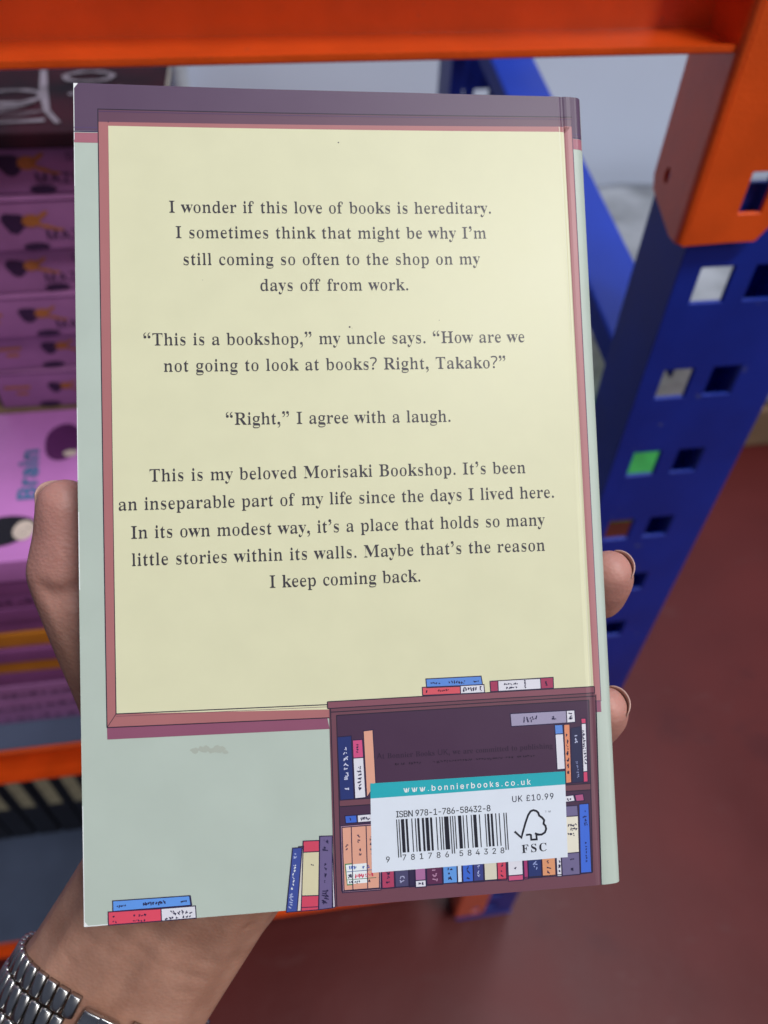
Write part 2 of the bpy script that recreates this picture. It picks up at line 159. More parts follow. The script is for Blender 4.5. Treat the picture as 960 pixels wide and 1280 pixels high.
SANS = {"0":[453,[227,-7,158,7,130,24,95,62,57,155,48,254,57,353,95,447,130,484,159,502,227,516,295,502,323,484,358,447,396,353,405,254,396,155,359,62,323,24,295,7],[227,50,271,60,313,103,338,176,344,254,338,332,313,405,271,449,227,460,182,449,140,405,115,332,109,254,115,176,140,103,182,60]],"1":[453,[76,0,76,55,391,55,391,0],[276,509,276,0,212,0,212,448,86,358,86,427,198,509]],"2":[453,[64,0,64,47,282,282,311,327,320,364,308,419,287,441,258,455,205,458,165,443,135,406,127,362,66,362,80,430,111,473,168,507,240,515,294,502,337,474,367,434,380,386,374,327,327,247,153,57,389,57,389,0]],"3":[453,[218,-7,146,5,98,30,57,79,44,132,109,132,132,81,158,63,191,52,258,55,309,86,325,116,329,145,323,180,306,211,254,241,157,248,157,299,288,452,70,452,70,509,372,509,372,461,211,278,211,289,279,286,321,269,354,244,387,186,393,145,387,103,362,55,321,19,266,-2]],"4":[453,[40,105,40,158,247,509,311,509,109,163,413,163,413,105],[282,0,282,318,343,318,343,0]],"5":[453,[221,-7,165,1,108,32,71,82,60,130,122,130,134,95,166,64,204,51,250,53,284,69,314,104,326,141,324,193,297,244,248,273,184,273,128,246,67,253,96,509,366,509,366,452,151,452,134,301,170,322,212,333,252,332,294,321,330,299,358,269,388,199,385,117,352,52,296,8]],"6":[453,[226,-7,155,8,100,51,69,115,68,199,112,302,252,509,322,509,145,261,174,295,214,312,265,312,316,295,355,262,375,228,387,187,387,127,368,73,333,30,284,3],[226,48,263,55,299,79,322,119,327,157,322,196,299,235,263,259,226,265,190,259,153,235,131,197,125,158,131,119,153,79,190,55]],"7":[453,[97,0,323,452,62,452,62,509,391,509,391,449,165,0]],"8":[453,[226,-7,163,1,101,33,62,84,52,135,58,176,81,220,117,252,153,265,109,289,80,330,70,380,79,429,98,460,134,492,184,511,226,516,269,511,317,492,354,460,373,429,382,380,372,330,343,289,300,265,335,252,372,220,395,176,401,135,391,84,352,33,289,1],[226,49,267,54,307,74,331,106,337,139,330,173,305,208,265,230,226,235,187,230,147,208,122,173,115,139,121,106,145,74,185,54],[226,290,260,294,293,313,314,344,319,376,314,407,294,437,260,455,226,460,192,455,159,437,138,407,133,376,138,344,159,313,193,294]],"9":[453,[226,516,298,501,352,458,384,393,385,309,340,207,200,0,130,0,307,248,278,214,238,196,188,197,137,214,98,247,77,281,66,321,66,382,85,436,120,479,168,506],[226,460,190,454,154,429,131,390,125,352,131,313,154,274,190,250,226,243,263,249,299,273,322,312,327,350,322,390,299,429,263,454]],"I":[300,[31,0,31,57,118,57,118,189,118,452,31,452,31,509,269,509,269,452,183,452,183,57,269,57,269,0]],"S":[447,[224,-9,156,-1,91,31,51,83,38,137,104,137,114,102,136,76,166,59,204,50,286,60,317,79,338,106,344,154,322,189,280,211,163,246,112,269,76,301,56,341,58,413,92,468,151,503,227,516,289,508,351,476,390,427,401,378,337,378,326,412,291,444,254,456,204,457,159,444,129,418,115,383,122,345,162,311,303,267,359,238,399,189,408,139,393,75,360,34,294,0]],"B":[456,[60,0,60,509,258,508,329,491,359,469,381,442,394,410,398,363,390,327,373,301,315,262,371,240,407,194,417,124,400,67,357,24,301,4],[125,57,264,58,320,73,344,96,355,126,354,153,342,184,313,213,279,228,125,231],[125,285,247,286,295,300,319,320,333,348,335,383,326,412,304,436,270,449,125,452]],"N":[523,[60,0,60,509,136,509,359,157,414,55,405,54,399,509,463,509,463,0,387,0,168,346,108,452,119,454,125,0]],"U":[517,[259,-8,203,-2,140,24,103,55,71,108,60,173,60,509,124,509,124,178,136,123,160,87,187,68,259,52,331,68,357,87,381,123,393,178,393,509,457,509,457,173,446,108,414,55,378,24,315,-2]],"K":[467,[104,145,104,216,181,310,364,509,448,509],[60,0,60,509,125,509,125,0],[372,0,188,259,228,309,449,0]],"£":[425,[37,41,37,57,62,61,80,74,92,104,85,373,92,414,109,450,145,488,194,510,265,514,321,494,368,444,387,385,328,377,307,429,263,456,210,456,173,436,155,410,146,378,150,100,135,75,113,58],[37,0,37,57,311,57,327,69,330,107,388,107,378,40,359,16,339,6],[37,229,37,280,311,280,311,229]],"T":[449,[32,452,32,509,417,509,417,452,257,452,257,0,193,0,193,452]],"M":[628,[60,0,60,509,152,509,280,179,322,49,307,49,342,158,476,509,568,509,568,0,504,0,507,457,513,457,470,328,342,0,286,0,112,457,119,457,120,409,122,0]],"-":[453,[337,244,337,188,114,188,114,244]],".":[188,[95,-4,63,9,50,41,63,73,95,87,128,73,141,41,128,9]],"w":[567,[138,0,23,379,87,379,175,41,165,41,179,105,252,379,316,379,402,41,391,41,402,90,480,379,545,379,429,0,368,0,300,243,281,338,291,338,279,290,199,0]],"b":[424,[229,-8,165,8,118,59,112,59,112,0,53,0,53,509,114,509,114,319,147,355,179,376,218,384,259,382,300,368,335,342,376,277,388,227,390,169,381,116,363,70,336,34,301,9],[220,47,262,55,301,88,320,128,328,189,320,250,301,290,262,322,220,330,178,322,140,291,121,252,113,189,121,126,140,86,179,55]],"o":[415,[207,-8,144,3,82,46,44,116,34,187,44,260,82,330,144,374,207,384,271,374,333,330,371,260,381,187,371,116,333,46,271,3],[207,46,252,55,285,80,311,128,319,187,311,247,285,296,252,321,207,330,163,321,130,296,105,247,96,187,105,128,130,80,163,55]],"n":[410,[114,227,114,0,53,0,53,379,112,379,112,287,102,287,132,344,187,379,252,383,313,356,341,321,355,271,357,0,296,0,295,249,273,304,223,328,161,317,126,283]],"i":[167,[53,0,53,379,114,379,114,0],[84,443,54,455,41,483,54,512,84,524,114,512,126,483,114,455]],"e":[404,[212,-8,145,3,82,46,44,116,34,187,44,258,81,329,142,373,205,384,275,370,327,333,361,269,371,194,371,169,75,169,75,221,338,221,310,202,304,248,288,286,263,314,237,326,173,326,125,294,99,241,96,164,106,116,135,73,169,53,220,46,276,65,306,105,365,91,348,55,311,19,261,-3]],"r":[259,[53,0,53,379,112,379,115,321,130,347,161,373,191,383,243,384,243,322,198,325,166,318,140,301,122,277,114,237,114,0]],"k":[381,[110,137,110,212,121,212,284,379,360,379,184,199],[53,0,53,509,114,509,114,0],[294,0,148,186,191,229,372,0]],"s":[365,[182,-8,123,0,84,18,50,54,36,94,94,107,117,66,170,46,227,53,262,81,266,115,249,140,104,186,72,208,50,249,51,305,79,347,137,378,200,384,244,376,279,358,304,332,324,290,268,277,254,304,228,325,166,331,119,305,109,285,112,258,144,232,287,187,320,153,331,107,323,65,290,24,236,-2]],"c":[396,[207,-8,144,3,82,46,44,116,34,187,44,260,82,330,144,374,207,384,260,377,305,356,340,322,362,277,303,262,274,308,226,329,184,328,145,310,113,269,98,212,99,151,118,97,154,60,207,46,243,52,271,66,292,89,304,117,363,102,341,56,306,21,261,-1]],"u":[410,[182,-5,135,2,106,16,75,48,60,82,53,139,53,379,114,379,116,117,145,67,200,50,256,66,287,105,296,153,296,379,357,379,357,0,298,0,298,92,307,92,301,75,267,25,234,5]],"A":[480,[16,0,201,509,276,509,463,0,395,0,232,478,245,478,222,402,85,0],[110,142,110,199,370,199,370,142]],"Z":[438,[42,0,42,46,306,431,341,476,348,454,40,452,40,509,397,509,397,462,134,81,97,33,90,54,399,57,399,0]],"E":[419,[60,0,60,509,372,509,372,452,125,452,125,286,355,286,355,267,355,229,125,229,125,57,375,57,375,0]],"H":[517,[60,0,60,509,125,509,125,289,392,289,392,509,457,509,457,0,392,0,392,232,303,232,125,232,125,0]],"O":[533,[267,-7,186,7,150,25,105,63,70,115,53,157,40,254,53,352,70,393,105,445,150,484,186,501,267,516,348,501,384,484,429,445,464,393,480,352,493,254,480,157,464,115,429,63,400,36,348,7],[267,53,337,69,383,105,420,176,430,254,420,332,383,404,337,440,267,456,197,440,151,404,113,332,103,254,113,176,151,105,197,69]],"L":[393,[60,0,60,509,125,509,125,57,361,57,361,0]],"P":[445,[60,0,60,509,254,508,332,487,366,462,396,417,408,363,404,304,383,254,356,223,319,201,272,188,109,186,109,242,245,243,305,261,329,286,343,328,342,376,329,409,305,434,268,449,125,452,125,0]],"D":[502,[219,0,96,0,96,57,254,60,304,73,343,99,372,135,394,198,399,275,390,329,354,399,306,435,240,451,93,452,93,509,250,508,334,488,369,467,412,426,442,372,455,329,462,255,455,181,442,138,411,83,368,42,332,21,291,8],[125,509,125,0,60,0,60,509]],"G":[520,[269,-7,185,7,149,25,104,64,69,116,53,157,40,254,53,352,69,393,103,445,133,472,184,501,265,516,340,504,403,469,449,416,474,349,408,349,368,417,308,451,236,453,171,424,125,364,104,275,113,177,151,105,184,76,238,56,283,53,333,66,374,93,396,123,410,160,415,202,434,199,283,199,283,256,478,256,471,141,459,107,431,62,360,11]],"a":[389,[160,-9,94,5,54,36,32,84,36,146,58,179,100,203,265,235,275,250,269,291,240,322,196,331,137,316,100,274,41,291,71,339,114,368,173,383,231,381,293,355,330,301,337,251,337,0,277,0,272,52,229,8],[170,45,220,55,259,86,274,122,276,190,141,161,100,135,92,105,102,72,130,52]],"R":[449,[60,0,60,509,255,508,333,489,367,465,396,421,407,381,407,323,390,271,367,240,333,217,289,203,96,198,96,255,246,255,289,263,325,287,344,333,337,397,319,425,298,440,246,452,125,452,125,0],[353,0,230,229,303,229,428,0]],"W":[686,[155,0,16,509,82,509,172,162,193,40,211,145,306,509,380,509,472,154,493,40,508,137,603,509,670,509,530,0,455,0,359,356,341,475,350,475,330,371,230,0]],"t":[227,[204,379,204,327,6,327,6,379],[65,471,126,471,127,83,136,61,150,53,202,54,213,2,168,-4,125,2,92,21,72,52,65,93]]}

SERIFX = SERIF
for _c in "AU":
    SERIF.setdefault(_c, SANS[_c])
for _c in "BK":
    SERIF.setdefault(_c, SANS[_c])

SERIF[","] = [180, [106, -3, 120, 9, 129, 24, 132, 42, 129, 60, 120, 75, 106, 87, 89, 93, 71, 93, 54, 87, 40, 75, 31, 60, 28, 42, 28, 42, 34, 4, 60, -12, 96, -14, 98, -50, 72, -96, 34, -122, 42, -136, 92, -112, 128, -66, 140, -10]]

# ------------------------------------------------------------------ lettering (outlines in 1/1000 em)
def glyph_loops(font, ch, dx=0.0, dy=0.0):
    """outline loops of a glyph; dx thins the stems, dy thickens the hairlines"""
    g = font[ch]; out = []
    for L in g[1:]:
        pts = [(L[i], L[i+1]) for i in range(0, len(L), 2)]
        if dx or dy:
            n = len(pts); new = []
            for i in range(n):
                (x0, y0), (x1, y1), (x2, y2) = pts[i-1], pts[i], pts[(i+1) % n]
                tx, ty = x2-x0, y2-y0
                a = math.hypot(x1-x0, y1-y0) or 1; b = math.hypot(x2-x1, y2-y1) or 1
                n1 = ((y1-y0)/a, -(x1-x0)/a); n2 = ((y2-y1)/b, -(x2-x1)/b)
                nx, ny = n1[0]+n2[0], n1[1]+n2[1]; l = math.hypot(nx, ny) or 1
                k = min(1.5, 2/l if l > 0.3 else 1.0); nx, ny = nx/l*k, ny/l*k
                new.append((x1-max(-1, min(1, nx))*dx, y1+max(-1, min(1, ny))*dy))
            pts = new
        out.append(pts)
    return out
def orient_sign(font):
    L = font['I'][1]; pts = [(L[i], L[i+1]) for i in range(0, len(L), 2)]
    return 1 if sum(pts[i-1][0]*pts[i][1]-pts[i][0]*pts[i-1][1] for i in range(len(pts))) > 0 else -1
_tess = {}
def glyph_tris(font, fid, ch, dx, dy):
    key = (fid, ch, dx, dy)
    if key not in _tess:
        s = orient_sign(font); loops = glyph_loops(font, ch, dx*s, dy*s)
        area_ = lambda l: sum(l[i-1][0]*l[i][1]-l[i][0]*l[i-1][1] for i in range(len(l)))/2
        def inside(p, l):
            c = False
            for i in range(len(l)):
                (x0, y0), (x1, y1) = l[i-1], l[i]
                if (y0 > p[1]) != (y1 > p[1]) and p[0] < (x1-x0)*(p[1]-y0)/(y1-y0)+x0: c = not c
            return c
        order = sorted(range(len(loops)), key=lambda i: -abs(area_(loops[i]))); groups = []
        for i in order:                                   # every outer outline with its own holes
            for g_ in groups:
                if inside(loops[i][0], loops[g_[0]]): g_.append(i); break
            else: groups.append([i])
        allp, tri = [], []
        for g_ in groups:
            base = len(allp); tt = geometry.tessellate_polygon([[Vector((x, y, 0)) for x, y in loops[i]] for i in g_])
            tri += [tuple(base+q for q in t) for t in tt]
            for i in g_: allp += loops[i]
        _tess[key] = (allp, tri)
    return _tess[key]
GAP = {' ': 215, '~': 60, '-': 330}
def char_adv(font, ch):
    if ch in GAP and ch not in font: return GAP[ch]
    return {'“': 345, '”': 345, '’': 190}.get(ch) or font[ch][0]
def add_text(bm, font, fid, s, size, place, dx=0, dy=0, width=None, mi=0, lsp=0.0, sx=1.0):
    """place(x, y) -> point; width: the advance is stretched so that the line is that wide"""
    tot = sum(char_adv(font, c) for c in s)*size*sx/1000.0+lsp*len(s)
    k = 0.0
    if width is not None: k = (width-tot)/max(1, len(s)-1)
    x = 0.0
    for ch in s:
        a = char_adv(font, ch)*size*sx/1000.0
        items = []
        if ch in '“”’':
            base = 'SERIF'; n = 1 if ch == '’' else 2
            for i in range(n): items.append((',', i*150+10, ch == '“'))
        elif ch in font: items.append((ch, 0, None))
        for g, ox, flip in items:
            dx_, dy_ = (0, 0) if g in '?,.' else (dx*.6 if g in 'yvwk' and dx > 0 else dx, dy)
            pts, tri = glyph_tris(font, fid, g, dx_, dy_)
            if flip is not None:
                xs = [p[0] for p in pts]; cx_ = (min(xs)+max(xs))/2; ys = [p[1] for p in pts]; cy_ = (min(ys)+max(ys))/2
            vs = []
            for (px, py) in pts:
                if flip is True: px, py = 2*cx_-px, 2*cy_-py+400
                elif flip is False: py = py+400
                vs.append(bm.verts.new(place(x+(px+ox)*size*sx/1000.0, py*size/1000.0)))
            for t in tri:
                try: bm.faces.new([vs[i] for i in t]).material_index = mi
                except ValueError: pass
        x += a+k+lsp
    return x

# ------------------------------------------------------------------ materials
M_orange = material('orange_powder_coat', (0.90, 0.105, 0.010), 0.30, coat=0.8, var=0.10, vscale=25, bump=0.35, bscale=750, bdist=0.0008, rvar=0.05)
M_blue = material('blue_powder_coat', (0.005, 0.028, 0.32), 0.42, var=0.12, vscale=18, bump=0.3, bscale=700, bdist=0.0003, rvar=0.06)
M_deck = material('slate_shelf_coat', (0.10, 0.13, 0.21), 0.55, var=0.12, vscale=9, bump=0.2, bscale=400)
def wear(m, scale, amount, colour, stretch=(1, 1, 1)):
    nt = m.node_tree; N, L = nt.nodes, nt.links; b = N['Principled BSDF']
    src = b.inputs['Base Color'].links[0].from_socket
    tc = N.new('ShaderNodeTexCoord'); mp = N.new('ShaderNodeMapping'); mp.inputs['Scale'].default_value = stretch; L.new(tc.outputs['Object'], mp.inputs['Vector'])
    nz = N.new('ShaderNodeTexNoise'); nz.inputs['Scale'].default_value = scale; nz.inputs['Detail'].default_value = 8; nz.inputs['Roughness'].default_value = .7; L.new(mp.outputs['Vector'], nz.inputs['Vector'])
    mr = N.new('ShaderNodeMapRange'); mr.inputs['From Min'].default_value = amount; mr.inputs['From Max'].default_value = amount+.05; L.new(nz.outputs['Fac'], mr.inputs['Value'])
    mx = N.new('ShaderNodeMix'); mx.data_type = 'RGBA'; mx.inputs['B'].default_value = (*colour, 1); L.new(mr.outputs['Result'], mx.inputs['Factor']); L.new(src, mx.inputs['A']); L.new(mx.outputs['Result'], b.inputs['Base Color'])
wear(M_orange, 60, .655, (.42, .10, .05)); wear(M_blue, 50, .65, (.10, .12, .22))
M_steel = material('zinc_steel', (0.55, 0.56, 0.58), 0.32, metal=1.0, var=0.15, vscale=120)
M_floor = material('red_painted_concrete', (0.125, 0.017, 0.015), 0.45, spec=0.35, var=0.16, vscale=3.0, bump=0.15, bscale=30, bdist=0.004, rvar=0.14, lo=0.3, hi=0.7, detail=7)
M_wall = material('pale_grey_wall_paint', (0.72, 0.79, 0.95), 0.85, var=0.05, vscale=1.2, bump=0.1, bscale=80, bdist=0.002)
M_wrap = material('wrapped_bundle_plastic', (0.30, 0.31, 0.33), 0.4, var=0.38, vscale=7, bump=0.5, bscale=22, bdist=0.012, col2=(0.36, 0.37, 0.39), lo=0.3, hi=0.7, detail=6)
M_card = material('brown_cardboard', (0.24, 0.15, 0.085), 0.85, var=0.12, vscale=12, bump=0.2, bscale=200)
M_green = material('green_plastic', (0.03, 0.30, 0.05), 0.4, var=0.2, vscale=20)
M_page = material('page_paper', (0.66, 0.62, 0.52), 0.85, var=0.12, vscale=900)
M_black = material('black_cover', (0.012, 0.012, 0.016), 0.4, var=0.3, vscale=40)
M_litcream = material('lit_cream_spine', (0.42, 0.39, 0.24), 0.6, var=0.2, vscale=60)

wear(M_floor, 6, .60, (.13, .028, .026), (1, 3, 1)); wear(M_floor, 2.2, .58, (.10, .013, .013))
# ------------------------------------------------------------------ the setting
bm = bmesh.new()
NX = 24
vs = [[bm.verts.new((-14+28*i/NX, -10+24*j/NX, 0)) for i in range(NX+1)] for j in range(NX+1)]
for j in range(NX):
    for i in range(NX): bm.faces.new((vs[j][i], vs[j][i+1], vs[j+1][i+1], vs[j+1][i]))
tag(link('floor', finish(bm), M_floor), 'glossy dark red painted concrete floor', kind='structure')
bm = bmesh.new(); box(bm, (-8, 2.5, 0.002), (10, 2.65, 6.0))
tag(link('back_wall', finish(bm), M_wall), 'pale blue grey wall beyond the shelving', kind='structure')

# wrapped bundle on its cardboard base, and other things standing beyond the rack
def wavy_box(lo, hi, n, amp, seed, bev=0.03):
    rnd = random.Random(seed); bm = bmesh.new(); box(bm, lo, hi)
    bmesh.ops.subdivide_edges(bm, edges=bm.edges[:], cuts=n, use_grid_fill=True)
    from mathutils import noise
    for v in bm.verts:
        nv = noise.noise_vector(v.co*6+Vector((seed, 0, 0))); v.co += nv*amp
    return bm
pal = empty('pallet_load', Matrix.Translation((1.85, 2.0, 0)), 'low pallet load under clear wrinkled wrap beyond the blue post', 'pallet load')
link('wrapped_stack', finish(wavy_box((0.55, 1.62, 0.16), (2.9, 2.41, 0.46), 14, 0.012, 3)), M_wrap, pal, world=True, smooth=True)
link('cardboard_base', box_mesh((0.53, 1.60, 0.002), (2.92, 2.43, 0.15), 0.006), M_card, pal, world=True)
# green crate
gc = empty('plastic_crate', Matrix.Translation((0.86, 1.42, 0)), 'closed green plastic crate seen through the slots of the blue post', 'crate')
bm = bmesh.new()
for lo, hi in (((.84, 1.352, .002), (1.03, 1.70, .2)),): box(bm, lo, hi)
link('crate_body', finish(bm), M_green, gc, world=True)
bm = bmesh.new()
for lo, hi in (((.832, 1.344, .2005), (1.038, 1.708, .216)), ((.86, 1.32, .2165), (1.01, 1.68, .224))): box(bm, lo, hi)
link('crate_lid', finish(bm), M_green, gc, world=True)
bm = bmesh.new(); tube(bm, [(-0.197, 2.45, 0.01), (-0.197, 2.45, 5.5)], 0.022, 20)
o = link('wall_pipe', finish(bm), material('pipe_paint', (0.62, 0.66, 0.72), 0.5), smooth=False); smooth_by_angle(o)
tag(o, 'pale grey vertical pipe running up the far wall', 'pipe')

# ------------------------------------------------------------------ the storage rack
rack = empty('storage_rack', Matrix.Translation((-0.35, 0.75, 0)), 'storage rack with orange beams, slotted blue posts and slate decks', 'rack')
def slotted_post(name, x0, x1, yf, depth, sgn, ztop):
    """omega section: front plate with two columns of slots, side flanges, short back returns"""
    bm = bmesh.new()
    sl = [(x0+.0135, x0+.0355), (x0+.0495, x0+.0705)]
    xs = [x0, sl[0][0], sl[0][1], sl[1][0], sl[1][1], x1]
    zs = [0.006]; z = 1.3805-.0785*17
    while z < ztop-.05:
        zs += [z, z+.0255]; z += .0785
    zs.append(ztop)
    V = {}
    def vert(i, j):
        if (i, j) not in V: V[(i, j)] = bm.verts.new((xs[i], yf, zs[j]))
        return V[(i, j)]
    for j in range(len(zs)-1):
        for i in range(5):
            if i in (1, 3) and j % 2 == 1: continue
            bm.faces.new((vert(i, j), vert(i+1, j), vert(i+1, j+1), vert(i, j+1)))
    for (ix, xin) in ((0, x0+.016), (5, x1-.016)):
        for j in range(len(zs)-1):
            a, b = V[(ix, j)], V[(ix, j+1)]
            c = bm.verts.new((xs[ix], yf+sgn*depth, zs[j+1])); d = bm.verts.new((xs[ix], yf+sgn*depth, zs[j]))
            bm.faces.new((a, b, c, d))
            e = bm.verts.new((xin, yf+sgn*depth, zs[j+1])); f = bm.verts.new((xin, yf+sgn*depth, zs[j]))
            bm.faces.new((d, c, e, f))
    bmesh.ops.remove_doubles(bm, verts=bm.verts[:], dist=1e-5)
    bmesh.ops.recalc_face_normals(bm, faces=bm.faces[:])
    me = finish(bm); o = link(name, me, M_blue, rack, world=True)
    md = o.modifiers.new('thick', 'SOLIDIFY'); md.thickness = .0036; md.offset = 0
    mb = o.modifiers.new('bev', 'BEVEL'); mb.width = .0007; mb.segments = 2; mb.limit_method = 'ANGLE'
    return o
slotted_post('post', .249, .351, .4012, .054, 1, 2.3)
slotted_post('post', .249, .351, 1.115, .07, -1, 2.3)
link('base_plate', box_mesh((.245, .398, .001), (.355, .462, .0055), .001), M_blue, rack, world=True)
link('base_plate', box_mesh((.235, 1.03, .001), (.365, 1.13, .0055), .001), M_blue, rack, world=True)

def brace(y0, z0, y1, z1, h, x=.262, w_=.050):
    """C section brace in the plane of the upright frame, web towards the left"""
    d = Vector((y1-y0, z1-z0)); L = d.length; a = math.atan2(d.y, d.x)
    prof = round_path([(0, -h), (0, 0), (w_, 0), (w_, -h)], .004)
    bm = bmesh.new(); t = .0022; n = len(prof)
    nor = []
    for i in range(n):
        dd = (prof[min(i+1, n-1)]-prof[max(i-1, 0)]).normalized(); nor.append(Vector((dd.y, -dd.x)))
    loop = list(prof)+[prof[i]+nor[i]*t for i in range(n-1, -1, -1)]
    ca, sa = math.cos(a), math.sin(a); rings = []
    for s in (0, L):
        rings.append([bm.verts.new((x+p.x, y0+s*ca-p.y*sa, z0+s*sa+p.y*ca)) for p in loop])
    m = len(loop)
    for i in range(m): bm.faces.new((rings[0][i], rings[0][(i+1) % m], rings[1][(i+1) % m], rings[1][i]))
    for k in (0, 1):
        for i in range(n-1): bm.faces.new((rings[k][i], rings[k][i+1], rings[k][m-2-i], rings[k][m-1-i]))
    bmesh.ops.recalc_face_normals(bm, faces=bm.faces[:])
    o = link('brace', finish(bm), M_brace, rack, world=True); smooth_by_angle(o); return o
M_brace = material('bright_blue_coat', (0.008, 0.036, 0.36), 0.5, spec=0.25, var=0.08, vscale=10, bump=0.2, bscale=500)
br = brace(.460, 1.2915, 1.06, 1.3685, .024)
bm = bmesh.new(); tube(bm, [(.262, 1.04, 1.40), (.268, 1.04, 1.40)], .012, 6); link('bolt', finish(bm), M_steel, rack, world=True)
brace(.46, .88, 1.06, .66, .024)
brace(.46, .10, 1.06, .62, .024)

def beam(ztop, yf=.395, x0=-2.2, x1=.2365, h=.070, flip=1, name='beam'):
    y = lambda d: yf+flip*d
    prof = round_path([(y(.0), ztop-h+.004), (y(0), ztop-h), (y(.035), ztop-h), (y(.035), ztop), (y(0), ztop), (y(0), ztop-.005)], .003)
    bm = sheet_x(prof, x0, x1, .0022*flip); o = link(name, finish(bm), M_orange, rack, world=True); smooth_by_angle(o); return o
def connector(ztop, parent, h=.17, yf=.3925, flip=1):
    """folded end plate of a beam: one leaf on the post's face, one on its side, with hooks' slot and lock hole"""
    bm = bmesh.new()
    z0 = ztop-h; S = .2365; E = .2901
    # front leaf as a cell grid with a slot, chamfered lower corner
    xs = [S+.003, .2668, .2806, E]; zs = [z0, z0+.018, z0+.042, ztop-.06, ztop-.035, ztop+.03]
    V = {}
    def v(i, j):
        if (i, j) not in V:
            x, z = xs[i], zs[j]
            if (i, j) == (3, 0): z += .0095
            V[(i, j)] = bm.verts.new((x, yf, z))
        return V[(i, j)]
    for j in range(5):
        for i in range(3):
            if i == 1 and j in (1, 3): continue
            if (i, j) == (2, 0):
                e = bm.verts.new((E-.006, yf, z0)); bm.faces.new((v(2, 0), e, v(3, 0), v(3, 1), v(2, 1)))
            else: bm.faces.new((v(i, j), v(i+1, j), v(i+1, j+1), v(i, j+1)))
    # side leaf with a hole: strips around an ellipse
    yb = yf+flip*.048
    pts = [(yf+flip*.003, z0), (yf+flip*.010, z0), (yb-flip*.004, z0+.012), (yb, z0+.02), (yb, ztop+.03), (yf+flip*.003, ztop+.03)]
    hc = (yf+flip*.032, z0+.026); n = 16
    hole = [(hc[0]+.0028*math.cos(2*math.pi*k/n), hc[1]+.0048*math.sin(2*math.pi*k/n)) for k in range(n)]
    tri = geometry.tessellate_polygon([[Vector((a, b, 0)) for a, b in pts], [Vector((a, b, 0)) for a, b in hole]])
    vv = [bm.verts.new((S, a, b)) for a, b in pts+hole]
    for t in tri: bm.faces.new([vv[i] for i in t])
    # the folded corner
    prev = None
    n = 5
    for k in range(n+1):
        a = math.pi/2*k/n
        c = (S+.003-.003*math.sin(a), yf+flip*(.003-.003*math.cos(a)))
        ring = [bm.verts.new((c[0], c[1], z)) for z in (z0, ztop+.03)]
        if prev: bm.faces.new((prev[0], prev[1], ring[1], ring[0]))
        prev = ring
    bmesh.ops.remove_doubles(bm, verts=bm.verts[:], dist=1e-4)
    bmesh.ops.recalc_face_normals(bm, faces=bm.faces[:])
    o = link('end_connector', finish(bm), M_orange, parent, world=True)
    md = o.modifiers.new('thick', 'SOLIDIFY'); md.thickness = .003; md.offset = 0
    mb = o.modifiers.new('bev', 'BEVEL'); mb.width = .001; mb.segments = 3; mb.limit_method = 'ANGLE'; mb.angle_limit = R(40)
    return o
for z in (1.597, .902, .278):
    b = beam(z); connector(z, b, h=.17 if z > .3 else .225)
    b2 = beam(z, yf=1.10, flip=-1)
for z in (.902, .278):                                    # shelf deck: folded steel panels laid across the beams
    for k in range(4):
        x1 = .232-k*.40
        bm = bmesh.new(); box(bm, (x1-.398, .3975, z+.001), (x1, 1.105, z+.0035)); link('deck_panel', finish(bm), M_deck, rack, world=True)

# ------------------------------------------------------------------ stacked books on the shelves
def ink(name, h, k=1.0, rough=0.40):
    return material(name, [min(.85, c*k) for c in lin(h)], rough, var=0.015, vscale=90, bump=0.12, bscale=2200, bdist=0.00006, rvar=0.04, spec=0.42)
M_purple = material('lilac_cover', (0.34, 0.135, 0.32), 0.4, var=0.08, vscale=30)
M_plum = material('plum_cover', (0.22, 0.065, 0.20), 0.4, var=0.1, vscale=30)
M_pink = material('pink_cover', (0.56, 0.20, 0.54), 0.35, var=0.06, vscale=20)
M_ochre = material('ochre_cover', (0.50, 0.17, 0.015), 0.4, var=0.1, vscale=30)
M_night = material('dark_night_cover', (0.014, 0.010, 0.018), 0.75, spec=0.15, var=0.4, vscale=14, col2=(0.03, 0.006, 0.012))
M_inkdark = material('dark_violet_ink', (0.035, 0.012, 0.05), 0.5)
M_inkgrey = material('grey_ink', (0.19, 0.16, 0.19), 0.7, spec=0.2, var=.4)
M_inkorange = material('orange_ink', (0.42, 0.14, 0.03), 0.5)
M_inkblue = material('blue_ink', (0.02, 0.16, 0.30), 0.5)
M_inkhair = material('black_ink', (0.006, 0.005, 0.01), 0.4)
M_inkskin = material('pale_ink', (0.62, 0.50, 0.42), 0.5)
M_inkplum = material('dark_plum_ink', (0.10, 0.015, 0.10), 0.5)

